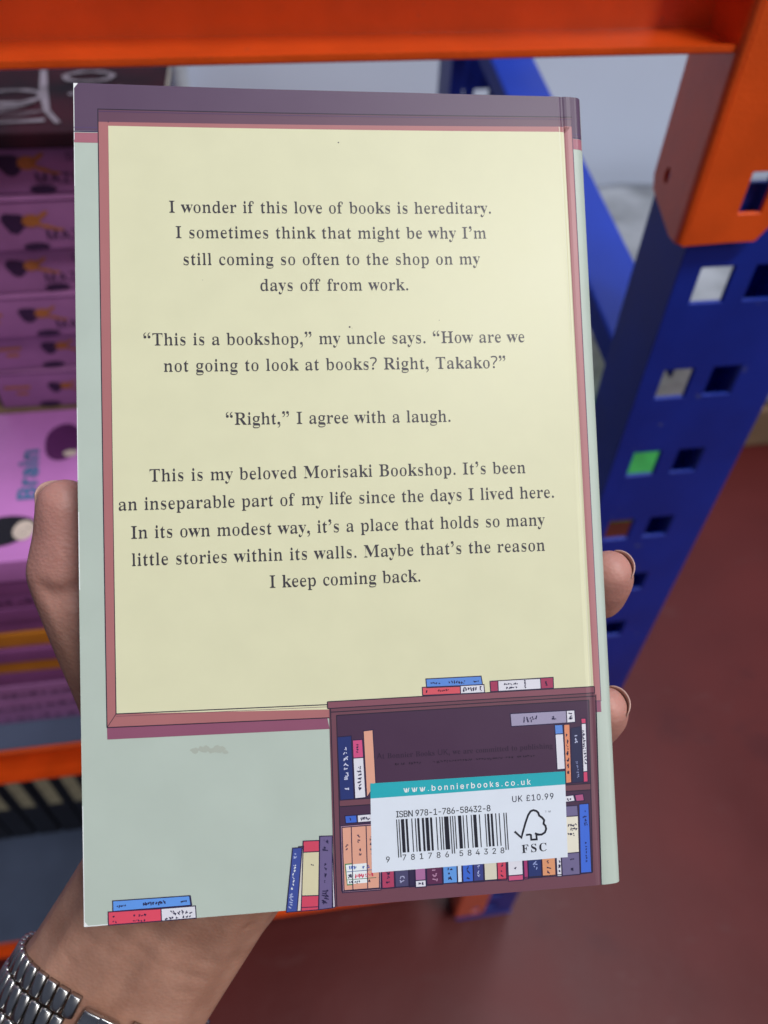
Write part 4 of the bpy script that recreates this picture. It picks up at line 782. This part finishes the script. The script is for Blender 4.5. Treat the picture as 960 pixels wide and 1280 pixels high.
p.line([(434, 1099.5), (470, 1096.5)], .8, '#4a6d50'); p.scribble((436, 1102.5), (450, 1101.3), 2.5, I_, 6, 12); p.scribble((460, 1100.6), (465, 1100), 3, I_, 2, 13); p.build()
T0 = 1060
row = [(477.5, 493, 1110.5, '#a8405f', I_), (494, 511, 1109, '#4a4668', '#a9a9c9'), (511.5, 518, 1108.4, '#332a48', None), (553.5-20, 553, 1106.5, '#5a2b4c', '#b88aa8'), (554, 571.5, 1104.4, '#5f94d6', I_), (572, 577.5, 1104, '#cfd6e4', None), (578.5, 591.5, 1103, '#3c64c4', I_),
       (592, 604.5, 1102.4, '#3a3f7c', '#a8b0d8'), (605.5, 621.5, 1101, '#cfc8b4', None), (621.8, 633, 1100.4, '#c9475f', I_), (655, 660, 1098.4, '#a23a6c', None), (660.5, 677, 1097.4, '#293468', '#98a4d4'), (677.8, 694.5, 1096, '#d6936c', I_), (696, 702, 1095.4, W_, I_)]
for x0, x1, yb, col, mk in row:
    s = (x1-x0); drawn([(Q(x0-1.8, T0, x1-1.8, T0-1, x1, yb-s*.07, x0, yb), col)], [(((x0+x1)/2-.4, yb-22), ((x0+x1)/2, yb-4), s*.35, mk, 3)] if mk else ())
drawn([(Q(517.5, T0, 530.5, T0-1, 532, 1099.5, 519, 1100.5), '#a46a96'), (Q(519, 1100.5, 532, 1099.5, 532.4, 1108, 519.4, 1109), W_)], [((523, 1104.5), (529, 1104), 4, I_, 2)])
drawn([(Q(633.5, T0, 652, T0-1, 653.5, 1093, 635, 1094.5), W_), (Q(635, 1094.5, 653.5, 1093, 653.8, 1099.6, 635.4, 1101), '#c4557a')], [((644, 1078), (644.5, 1091), 4, I_, 3)])
drawn([(Q(699, 1008, 721, 1006.5, 722, 1019.5, 699.5, 1021), '#6d6488'), (Q(699.5, 1021, 722, 1019.5, 723.5, 1065, 701, 1067), '#ddd6c4'), (Q(701, 1067, 723.5, 1065, 724.5, 1092.5, 702.5, 1094.5), '#6d6488')],
      [((709, 1031), (720, 1030.4), 3, I_, 5), ((709, 1036.5), (721, 1035.6), 4, I_, 5), ((709, 1042.5), (717, 1042), 3, I_, 4), ((712, 1073.5), (719, 1073), 2, I_, 4), ((713, 1087), (716, 1086.6), 5, I_, 2)])
drawn([(Q(723, 1005, 735, 1004, 739, 1090.5, 725.5, 1092), '#3f68cc')], [((729.5, 1013), (732, 1042), 5, '#23306a', 6), ((731.5, 1052), (733, 1078), 2, '#23306a', 7)])
drawn([(Q(704, 995, 716, 993.5, 718, 1001, 704, 1003), W_), (Q(717.5, 993.5, 728, 992, 729.5, 1000.5, 719.5, 1001.5), '#a8527c')], [((708, 999), (713, 998.4), 2, I_, 3)])
# books standing left of the case
drawn([(Q(373, 1058, 379, 1057.5, 376.5, 1138.5, 368, 1139), '#cdc6bd'), (Q(365.5, 1059.8, 377.3, 1059, 371.3, 1139, 357.8, 1140.2), '#3e4d94')], [((369.3, 1063), (368.5, 1073), 4, '#a9b2d8', 3), ((368.8, 1078), (365, 1112), 3, '#dfe3f2', 8), ((364.5, 1116), (363, 1135), 5, '#a9b2d8', 6)])
drawn([(Q(378.6, 1051, 398.6, 1050.2, 398.8, 1064, 378.4, 1065), RD), (Q(378.4, 1065, 398.8, 1064, 398.2, 1119, 377, 1119.6), '#cfc7a4'), (Q(377, 1119.6, 398.2, 1119, 398, 1136.8, 376.3, 1138.6), RD)], [((388.5, 1071), (388, 1112), 7, I_, 5)], [([(376.6, 1134), (398, 1133)], 1, I_)])
drawn([(Q(414.5, 1046, 417, 1100, 419, 1133.5, 416, 1134.5), '#c9c2c9'), (Q(399.2, 1045, 414.8, 1044.4, 415.2, 1134.6, 398.4, 1136.8), MV)], [((406.5, 1049), (406.5, 1063), 8, I_, 5), ((406.5, 1075), (406.8, 1104), 3, I_, 4), ((406.5, 1112), (406.5, 1133), 9, I_, 7)])
# bottom left pair
drawn([(Q(141, 1125.8, 237.5, 1119.2, 239.2, 1131.2, 141.3, 1139), '#5f93dd')], [((146, 1132.3), (160, 1131.2), 2.5, I_, 6), ((178, 1129.6), (207, 1127.2), 5, I_, 9), ((225, 1126.5), (234, 1125.8), 2.5, I_, 4)], [([(237.5, 1119.2), (239.2, 1131.2)], 2.2, I_)])
drawn([(Q(135.3, 1139.6, 201.4, 1135.4, 202, 1150.8, 135.8, 1156.1), '#d64b60'), (Q(201.4, 1135.4, 244.4, 1132, 245.4, 1147.2, 202, 1150.8), W_)], [((141, 1146.6), (146, 1146.2), 5, I_, 2), ((141, 1153), (146, 1152.6), 4, I_, 2), ((166, 1144.2), (183, 1142.8), 3, I_, 5), ((166, 1151), (182, 1149.6), 3, I_, 5), ((206, 1141.6), (241, 1138.6), 6, I_, 7), ((206, 1147.6), (240, 1144.8), 3.5, I_, 8)])

# barcode panel
p = Print('barcode_panel', 8); p.cut = False
p.poly([(462, 979), (705, 963.8), (709, 1071), (464.5, 1090.6)], '#d4dae6'); p.poly([(462, 979), (705, 963.8), (705.6, 980.2), (462.4, 997.8)], '#27a3ae', lift=.00001)
p.build()
p = Print('panel_lettering', 9); p.cut = False
p.text("www.bonnierbooks.co.uk", (503.5, 990.2), (662.5, 980.2), .0026, '#eef4f5', font=SANS, fid='w', dx=-12, dy=10)
p.text("UK £10.99", (638.8, 1002.4), (691.9, 998.2), .0028, '#2c2e40', font=SANS, fid='n', dx=-4, dy=3, sx=.94)
p.text("ISBN 978-1-786-58432-8", (494.2, 1021.4), (613, 1013.4), .00285, '#22242e', font=SANS, fid='n', dx=-5, dy=4, sx=.92)
p.text("9", (481.5, 1077.6), (487.5, 1077.2), .0026, '#22242e', font=SANS, fid='n', dx=-4, dy=3)
p.text("781786", (502, 1075.0), (561.5, 1070.8), .0026, '#22242e', font=SANS, fid='n', dx=-4, dy=3)
p.text("584328", (573.2, 1069.8), (630.5, 1065.8), .0026, '#22242e', font=SANS, fid='n', dx=-4, dy=3)
p.text("FSC", (651.6, 1066.0), (683.2, 1063.0), .0042, '#20202c', sx=1.02, font=SERIF, fid='f')
p.text("TM", (680.4, 1015.5), (687.4, 1015), .0009, '#4a4c5c', font=SANS, fid='n')
f5 = lambda x, y: (590+x*.20833, 970+y*.20833)
p.line([f5(*q) for q in ((252, 331), (293, 368), (304, 325), (318, 275), (333, 232), (348, 209), (364, 203), (382, 208), (393, 218), (399, 236), (416, 247), (429, 263), (425, 284), (437, 297), (441, 316), (434, 336), (414, 349), (392, 350), (374, 341))], 2.6, '#20202c', lift=.00003)
p.line([f5(*q) for q in ((320, 352), (342, 349), (350, 352), (352, 380), (385, 378), (382, 349), (396, 346))], 2.4, '#20202c', lift=.00003)
p.build()
p = Print('barcode', 9); p.cut = False
code = '9781786584328'; LA = ['0001101', '0011001', '0010011', '0111101', '0100011', '0110001', '0101111', '0111011', '0110111', '0001011']
LG = [''.join('1' if c == '0' else '0' for c in s)[::-1] for s in LA]; RC = [''.join('1' if c == '0' else '0' for c in s) for s in LA]
par = ['LLLLLL', 'LLGLGG', 'LLGGLG', 'LLGGGL', 'LGLLGG', 'LGGLLG', 'LGGGLL', 'LGLGLG', 'LGLGGL', 'LGGLGL'][int(code[0])]
bits = '101'+''.join((LA if q == 'L' else LG)[int(c)] for c, q in zip(code[1:7], par))+'01010'+''.join(RC[int(c)] for c in code[7:])+'101'
lerp = lambda a, b, t: (a[0]+(b[0]-a[0])*t, a[1]+(b[1]-a[1])*t)
tl, tr, bl_, br_ = (494.3, 1024.0), (632.5, 1015.4), (497.2, 1071.4), (635.6, 1061.6)
i = 0
while i < 95:
    if bits[i] == '1':
        j = i
        while j < 95 and bits[j] == '1': j += 1
        k = 1.0 if (i < 3 or i > 91 or 45 <= i < 50) else .88
        a, b = (i+.08)/95, (j-.08)/95
        p.poly([lerp(tl, tr, a), lerp(tl, tr, b), lerp(lerp(tl, tr, b), lerp(bl_, br_, b), k), lerp(lerp(tl, tr, a), lerp(bl_, br_, a), k)], '#20202c', lift=.00002); i = j
    else: i += 1
p.build()
p = Print('worn_edge', 1); p.cut = False
for a, b, wd in (((87.6, 104), (96, 600), .9), ((97, 640), (105.6, 1158), 1.0), ((106, 1158), (150, 1154), 1.1)): p.line([a, b], wd, '#dfe3e2')
p.poly([(87.2, 103.4), (93, 103.6), (88, 110)], '#e6e8ea', lift=.00001); p.poly([(105.4, 1158.4), (111, 1158), (105, 1151)], '#e6e8ea', lift=.00001)
p.build()
# dull smudge rubbed into the board under the window
p = Print('smudge', 0); p.cut = False
r_ = random.Random(3)
for k in range(5):
    x, y, s_ = 244+k*9+r_.uniform(-2, 2), 938+r_.uniform(-5, 4), r_.uniform(4, 8)
    p.poly([(x+s_*r_.uniform(.7, 1.25)*math.cos(q*.449), y+s_*.62*r_.uniform(.6, 1.3)*math.sin(q*.449)) for q in range(14)], '#a7ada1', lift=k*.000004)
p.build()

# ------------------------------------------------------------------ the hand and forearm (book frame, metres)
def hull(parts, seg=2):
    bm = bmesh.new()
    for c, r in parts:
        rr = r if isinstance(r, (tuple, list)) else (r, r, r)
        bmesh.ops.create_icosphere(bm, subdivisions=seg, radius=1.0, matrix=Matrix.Translation(c) @ Matrix.Diagonal((*rr, 1)))
    g = bmesh.ops.convex_hull(bm, input=bm.verts[:])
    bmesh.ops.delete(bm, geom=[v for v in bm.verts if not v.link_faces], context='VERTS')
    bmesh.ops.recalc_face_normals(bm, faces=bm.faces[:])
    return bm
big = bmesh.new()
def add_hull(parts):
    b = hull(parts); me = finish(b); big.from_mesh(me); bpy.data.meshes.remove(me)
P = at_depth
mm = .001
def chain(js):
    for (a, ra), (b, rb) in zip(js, js[1:]): add_hull([(a, ra*mm), (b, rb*mm)])
wrist = P(221, 1112, -.044); fore = P(150, 1225, -.050); elbow = P(-60, 1560, -.052)
ax = (fore-wrist).normalized(); side = Vector((-ax.y, ax.x, 0)).normalized()   # across the forearm
if side.x < 0: side = -side
def slab(c, half, r, fl=1.0): return [(c-side*(half-r)*mm, (r*mm, r*mm, r*fl*mm)), (c+side*(half-r)*mm, (r*mm, r*mm, r*fl*mm))]
s_hand = slab(P(238, 1070, -.037), 28.5, 16)
s_wrist = slab(wrist, 28, 17); s_f1 = slab(fore, 28.3, 18.5); s_f2 = slab(P(60, 1370, -.052), 32, 21); s_f3 = slab(elbow, 37, 28)
add_hull(s_hand+s_wrist); add_hull(s_wrist+s_f1); add_hull(s_f1+s_f2); add_hull(s_f2+s_f3)
# palm
mc = [P(345, 700, -.0275), P(410, 705, -.0275), P(468, 745, -.028), P(515, 810, -.029)]
add_hull(s_hand+[(mc[0], .0115), (mc[3], .0105)])
add_hull([(m_, .0115) for m_ in mc]+[(P(280, 980, -.033), .015), (P(330, 1010, -.033), .014)])
# heel of the thumb and of the little finger
add_hull([(P(165, 880, -.029), .0135), (P(205, 1010, -.032), .0175), (P(215, 1085, -.040), .0170)])
add_hull([(P(165, 880, -.029), .0130), (P(330, 760, -.030), .0095), (P(300, 960, -.034), .0150)])
add_hull([(P(400, 900, -.033), .013), (P(320, 1055, -.037), .0165), (P(292, 1105, -.042), .0155)])
# thumb up the open edge of the book
th = [(P(160, 878, -.0290), 12.3), (P(117, 795, -.0250), 10.6), (P(84, 715, -.0220), 10.4), (P(86, 672, -.0200), 9.0), (P(82, 634, -.0175), 7.6)]
chain(th)
# fingers across the front board and round the spine
fing = {
 'index': [(mc[0], 10.2), (P(470, 600, -.0255), 9.2), (P(590, 575, -.0250), 8.2), (P(665, 580, -.0240), 7.4)],
 'middle': [(mc[1], 10.4), (P(560, 690, -.0262), 9.3), (P(680, 725, -.0262), 8.6), (P(747, 740, -.0235), 8.2), (P(759, 724, -.0150), 7.2), (P(762, 715, -.0110), 6.1)],
 'ring': [(mc[2], 10.0), (P(590, 800, -.0262), 9.0), (P(690, 880, -.0262), 8.2), (P(742, 902, -.0235), 7.7), (P(754, 892, -.0150), 6.8), (P(757, 885, -.0110), 5.9)],
 'little': [(mc[3], 9.0), (P(600, 880, -.0250), 8.0), (P(665, 935, -.0240), 7.2), (P(705, 962, -.0230), 6.5)]}
for k, js in fing.items(): chain(js)
tmp = bpy.data.objects.new('tmp', finish(big)); COL.objects.link(tmp)
rm = tmp.modifiers.new('r', 'REMESH'); rm.mode = 'VOXEL'; rm.voxel_size = .00095; rm.use_smooth_shade = True
sm = tmp.modifiers.new('s', 'SMOOTH'); sm.factor = .5; sm.iterations = 14
dg = bpy.context.evaluated_depsgraph_get(); dg.update()
me = bpy.data.meshes.new_from_object(tmp.evaluated_get(dg)); bpy.data.objects.remove(tmp)
# creases and soft relief
co = np.empty(len(me.vertices)*3); me.vertices.foreach_get('co', co); co = co.reshape(-1, 3)
no = np.empty(len(me.vertices)*3); me.vertices.foreach_get('normal', no); no = no.reshape(-1, 3)
def crease(pts, depth, width):
    d = np.full(len(co), 1e9)
    for a, b in zip(pts, pts[1:]):
        a, b = np.array(a), np.array(b); ab = b-a; t = np.clip(((co-a) @ ab)/(ab @ ab), 0, 1)
        d = np.minimum(d, np.linalg.norm(co-(a+t[:, None]*ab), axis=1))
    return -depth*np.exp(-(d/width)**2)
disp = np.zeros(len(co))
from mathutils import noise as mn
def surf_line(pxs, wv):                                   # crease seen on the palm side
    return [tuple(P(x, y, wv)) for x, y in pxs]
disp += crease(surf_line([(45, 738), (62, 745), (80, 742), (100, 735)], -.012), .0015, .0024)
disp += crease(surf_line([(50, 752), (66, 757), (84, 754), (100, 750)], -.013), .0005, .0026)
wl = lambda k: [tuple(wrist+ax*(k+.8*math.sin(i))*mm+side*(i*5)*mm+Vector((0, 0, .0165))) for i in range(-5, 6)]
disp += crease(wl(11), .0004, .0012); disp += crease(wl(16), .0003, .0011); disp += crease(wl(6), .0002, .0010)
disp += crease(wl(-8), .0005, .0010); disp += crease([tuple(wrist+ax*(-30+6*i)*mm+side*(-14+2.4*i)*mm+Vector((0, 0, .0155))) for i in range(7)], .0006, .0012)
disp += crease([tuple(wrist+ax*(26+.6*i)*mm+side*(i*5)*mm+Vector((0, 0, .0165))) for i in range(-5, 6)], .0003, .0009)
tendon = [tuple(wrist+ax*k*mm+side*4*mm+Vector((0, 0, .017))) for k in (-5, 60)]
disp -= crease(tendon, .0012, .0035)
tendon = [tuple(wrist+ax*k*mm+side*-5*mm+Vector((0, 0, .017))) for k in (0, 60)]
disp -= crease(tendon, .0007, .0030)
for i in range(0, len(co)):
    disp[i] += .00012*mn.noise(Vector(co[i]*70))
co2 = co+no*disp[:, None]
me.vertices.foreach_set('co', co2.reshape(-1)); me.update()
# skin tone varies over the body: pinker finger ends
tips = np.array([list(th[-1][0]), list(th[-2][0]), list(fing['middle'][-1][0]), list(fing['ring'][-1][0])])
dmin = np.min(np.linalg.norm(co[:, None, :]-tips[None], axis=2), axis=1)
pk = np.clip(1-(dmin-.008)/.022, 0, 1)
at_ = me.color_attributes.new('tone', 'FLOAT_COLOR', 'POINT')
buf = np.ones((len(co), 4)); buf[:, 0] = pk; buf[:, 1] = pk; buf[:, 2] = pk; at_.data.foreach_set('color', buf.reshape(-1))
m = bpy.data.materials.new('skin'); m.use_nodes = True; nt = m.node_tree; N, L = nt.nodes, nt.links; b = N['Principled BSDF']
tc = N.new('ShaderNodeTexCoord'); atn = N.new('ShaderNodeAttribute'); atn.attribute_name = 'tone'
nz = N.new('ShaderNodeTexNoise'); nz.inputs['Scale'].default_value = 110; nz.inputs['Detail'].default_value = 5; L.new(tc.outputs['Object'], nz.inputs['Vector'])
rp = N.new('ShaderNodeValToRGB'); rp.color_ramp.elements[0].position = .36; rp.color_ramp.elements[1].position = .66
rp.color_ramp.elements[0].color = (.38, .19, .13, 1); rp.color_ramp.elements[1].color = (.48, .255, .18, 1); L.new(nz.outputs['Fac'], rp.inputs['Fac'])
mx = N.new('ShaderNodeMix'); mx.data_type = 'RGBA'; mx.inputs['B'].default_value = (.52, .245, .20, 1)
L.new(atn.outputs['Fac'], mx.inputs['Factor']); L.new(rp.outputs['Color'], mx.inputs['A']); L.new(mx.outputs['Result'], b.inputs['Base Color'])
b.inputs['Roughness'].default_value = .5; b.inputs['Subsurface Weight'].default_value = .25; b.inputs['Subsurface Radius'].default_value = (1, .35, .2); b.inputs['Subsurface Scale'].default_value = .004
mp = N.new('ShaderNodeMapping'); L.new(tc.outputs['Object'], mp.inputs['Vector']); mp.inputs['Rotation'].default_value = (0, 0, math.atan2(side.y, side.x)); mp.inputs['Scale'].default_value = (900, 1150, 1000)
vz = N.new('ShaderNodeTexVoronoi'); vz.inputs['Scale'].default_value = 1.0; L.new(mp.outputs['Vector'], vz.inputs['Vector'])
n3 = N.new('ShaderNodeTexNoise'); n3.inputs['Scale'].default_value = 450; n3.inputs['Detail'].default_value = 4; L.new(tc.outputs['Object'], n3.inputs['Vector'])
ad = N.new('ShaderNodeMath'); ad.operation = 'ADD'; L.new(vz.outputs['Distance'], ad.inputs[0]); L.new(n3.outputs['Fac'], ad.inputs[1])
bp = N.new('ShaderNodeBump'); bp.inputs['Strength'].default_value = .35; bp.inputs['Distance'].default_value = .00022; L.new(ad.outputs[0], bp.inputs['Height']); L.new(bp.outputs['Normal'], b.inputs['Normal'])
me.materials.clear()
person = link('person', me, m, smooth=True, at=BM)
tag(person, 'bare left hand and forearm holding the paperback from behind, two fingertips curled round its spine', 'person')
M_nail = material('fingernail', (.58, .36, .30), .3, var=.05, vscale=300, sss=.0, spec=.6)
def nail(tip, axis, dorsal, wd, ln, r):
    axis = axis.normalized(); dorsal = (dorsal-axis*dorsal.dot(axis)).normalized(); sd_ = axis.cross(dorsal)
    bm = bmesh.new(); nu, nv_ = 14, 12; g = []
    for j in range(nv_+1):
        s = j/nv_; row_ = []
        for i in range(nu+1):
            q = (i/nu-.5)*2; wj = wd/2*(.86+.14*math.sin(math.pi*min(1, s*1.4)/1.4*1.2)); a = q*wj/r
            end = ln*(s-.62)-(abs(q)**2.6)*ln*.16*(1 if s > .5 else -1)*abs(2*s-1)
            rr = r*(1.02-.10*max(0, s-.45)**1.3)
            row_.append(bm.verts.new(tip+axis*end+dorsal*(rr*math.cos(a))+sd_*(rr*math.sin(a))))
        g.append(row_)
    for j in range(nv_):
        for i in range(nu): bm.faces.new((g[j][i], g[j][i+1], g[j+1][i+1], g[j+1][i]))
    bmesh.ops.recalc_face_normals(bm, faces=bm.faces[:])
    o = link('fingernail', finish(bm), M_nail, person, smooth=True); md = o.modifiers.new('t', 'SOLIDIFY'); md.thickness = .0003; md.offset = 0
for k in ('middle', 'ring'):
    j = fing[k]; a, b_ = j[-2][0], j[-1][0]; r = j[-1][1]*mm
    nail(b_+Vector((-.0002, 0, 0)), (b_-a)+Vector((.001, .0015, .002)), Vector((1, .18, -.25)), .0112, .0110, r*.93)
a, b_ = th[-2][0], th[-1][0]
nail(b_, b_-a, Vector((-.75, .1, -1)), .0130, .0150, .0078)

# ------------------------------------------------------------------ the watch bracelet round the wrist
wc = wrist+ax*.0445                                       # centre of the band on the forearm
wroot_M = BM @ Matrix.Translation(wc)
watch = empty('wrist_watch', wroot_M, 'polished steel link bracelet watch worn round the wrist at the bottom left', 'watch')
M_link = material('polished_steel', (.48, .47, .46), .26, metal=1.0, var=.12, vscale=150, rvar=.06, bump=.1, bscale=1500, bdist=.00003)
up = Vector((0, 0, 1)); AH, BHT = .0292, .0224              # half axes of the loop
def loop_pt(t):
    n_ = 2.35; c, s = math.cos(t), math.sin(t)
    x = AH*math.copysign(abs(c)**(2/n_), c); z = BHT*math.copysign(abs(s)**(2/n_), s)
    return x, z
ts = np.linspace(0, 2*math.pi, 2001); pts = np.array([loop_pt(t) for t in ts]); seg = np.linalg.norm(np.diff(pts, axis=0), axis=1); cum = np.concatenate([[0], np.cumsum(seg)])
per = cum[-1]; NL = 48
def frame_at(s):
    s %= per; i = int(np.searchsorted(cum, s))-1; i = max(0, min(len(pts)-2, i)); f_ = (s-cum[i])/(seg[i]+1e-12)
    q = pts[i]*(1-f_)+pts[i+1]*f_; d = pts[i+1]-pts[i]; d /= np.linalg.norm(d)
    pos = side*q[0]+up*q[1]-ax*(q[1]*.26+q[0]*.07); tan = side*d[0]+up*d[1]-ax*(d[1]*.26+d[0]*.07); out = side*d[1]-up*d[0]
    return pos, tan.normalized(), out.normalized()
pitch = per/NL
bm = bmesh.new()
def bar(x0, x1, y0, h, wdt):
    """one polished bar of a link: x along the forearm, y along the loop, rounded top"""
    n = 8; r_ = []
    for x in (x0+.0002, x0+.0005, x1-.0005, x1-.0002):
        k = .86 if x in (x0+.0002, x1-.0002) else 1.0
        ring = []
        for i in range(n+1):
            a = math.pi*i/n; ring.append(bm.verts.new((x, y0-math.cos(a)*wdt/2*k, -.0008+(h+.0008)*math.sin(a)**.4*k)))
        r_.append(ring)
    for a, b2 in zip(r_, r_[1:]):
        for i in range(n): bm.faces.new((a[i], a[i+1], b2[i+1], b2[i]))
        bm.faces.new((a[0], b2[0], b2[n], a[n]))
    bm.faces.new(r_[0]); bm.faces.new(r_[-1])
bw = .0200
bar(-bw/2, -bw/2+.0062, 0, .0011, pitch*.95); bar(bw/2-.0062, bw/2, 0, .0011, pitch*.95)
bar(-bw/2+.0063, bw/2-.0063, pitch/2, .0013, pitch*.93)
bmesh.ops.recalc_face_normals(bm, faces=bm.faces[:])
lm = finish(bm); lm.materials.append(M_link)
for p_ in lm.polygons: p_.use_smooth = True
s_clasp = None
best = min(np.linspace(0, per, 600), key=lambda s: (frame_at(s)[0]-(side*.0010+up*.0224)).length)
for k in range(NL):
    s = best+pitch*(k+.5)
    dd = min(abs((s-best) % per), per-abs((s-best) % per))
    if dd < pitch*1.95: continue
    pos, tan, out = frame_at(s)
    o = bpy.data.objects.new('link', lm); COL.objects.link(o); o.parent = watch
    Mx = Matrix.Identity(4)
    axl = tan.cross(out).normalized(); axl = axl if axl.dot(ax) > 0 else -axl
    for r_i in range(3): Mx[r_i][0], Mx[r_i][1], Mx[r_i][2], Mx[r_i][3] = axl[r_i], tan[r_i], out[r_i], pos[r_i]
    o.matrix_local = Mx
pos, tan, out = frame_at(best)
Mx = Matrix.Identity(4)
for r_i in range(3): Mx[r_i][0], Mx[r_i][1], Mx[r_i][2], Mx[r_i][3] = ax[r_i], tan[r_i], out[r_i], pos[r_i]
def clasp_piece(name, lo, hi, bev):
    bm = bmesh.new(); box(bm, lo, hi); bevel(bm, bev, 4)
    for v in bm.verts: v.co.z -= (v.co.y**2)*28
    for v in bm.verts: v.co = Mx @ v.co
    o = link(name, finish(bm), M_link, watch, smooth=False); smooth_by_angle(o, 30)
clasp_piece('clasp', (-bw/2+.0004, -pitch*1.75, .0002), (bw/2-.0004, pitch*1.75, .0026), .0009)
clasp_piece('clasp_lip', (-bw/2-.0012, -pitch*.9, .0027), (bw/2-.0024, pitch*.55, .0040), .0006)
# the watch head on the far side of the wrist
pos, tan, out = frame_at(min(np.linspace(0, per, 600), key=lambda s: (frame_at(s)[0]-(side*.004-up*.0224)).length))
bm = bmesh.new(); bmesh.ops.create_cone(bm, segments=40, radius1=.018, radius2=.017, depth=.008, cap_ends=True); bevel(bm, .0004, 1)
Mh = Matrix.Identity(4)
for r_i in range(3): Mh[r_i][0], Mh[r_i][1], Mh[r_i][2], Mh[r_i][3] = ax[r_i], tan[r_i], out[r_i], (pos+out*.004)[r_i]
for v in bm.verts: v.co = Mh @ v.co
o = link('watch_case', finish(bm), M_link, watch); smooth_by_angle(o)
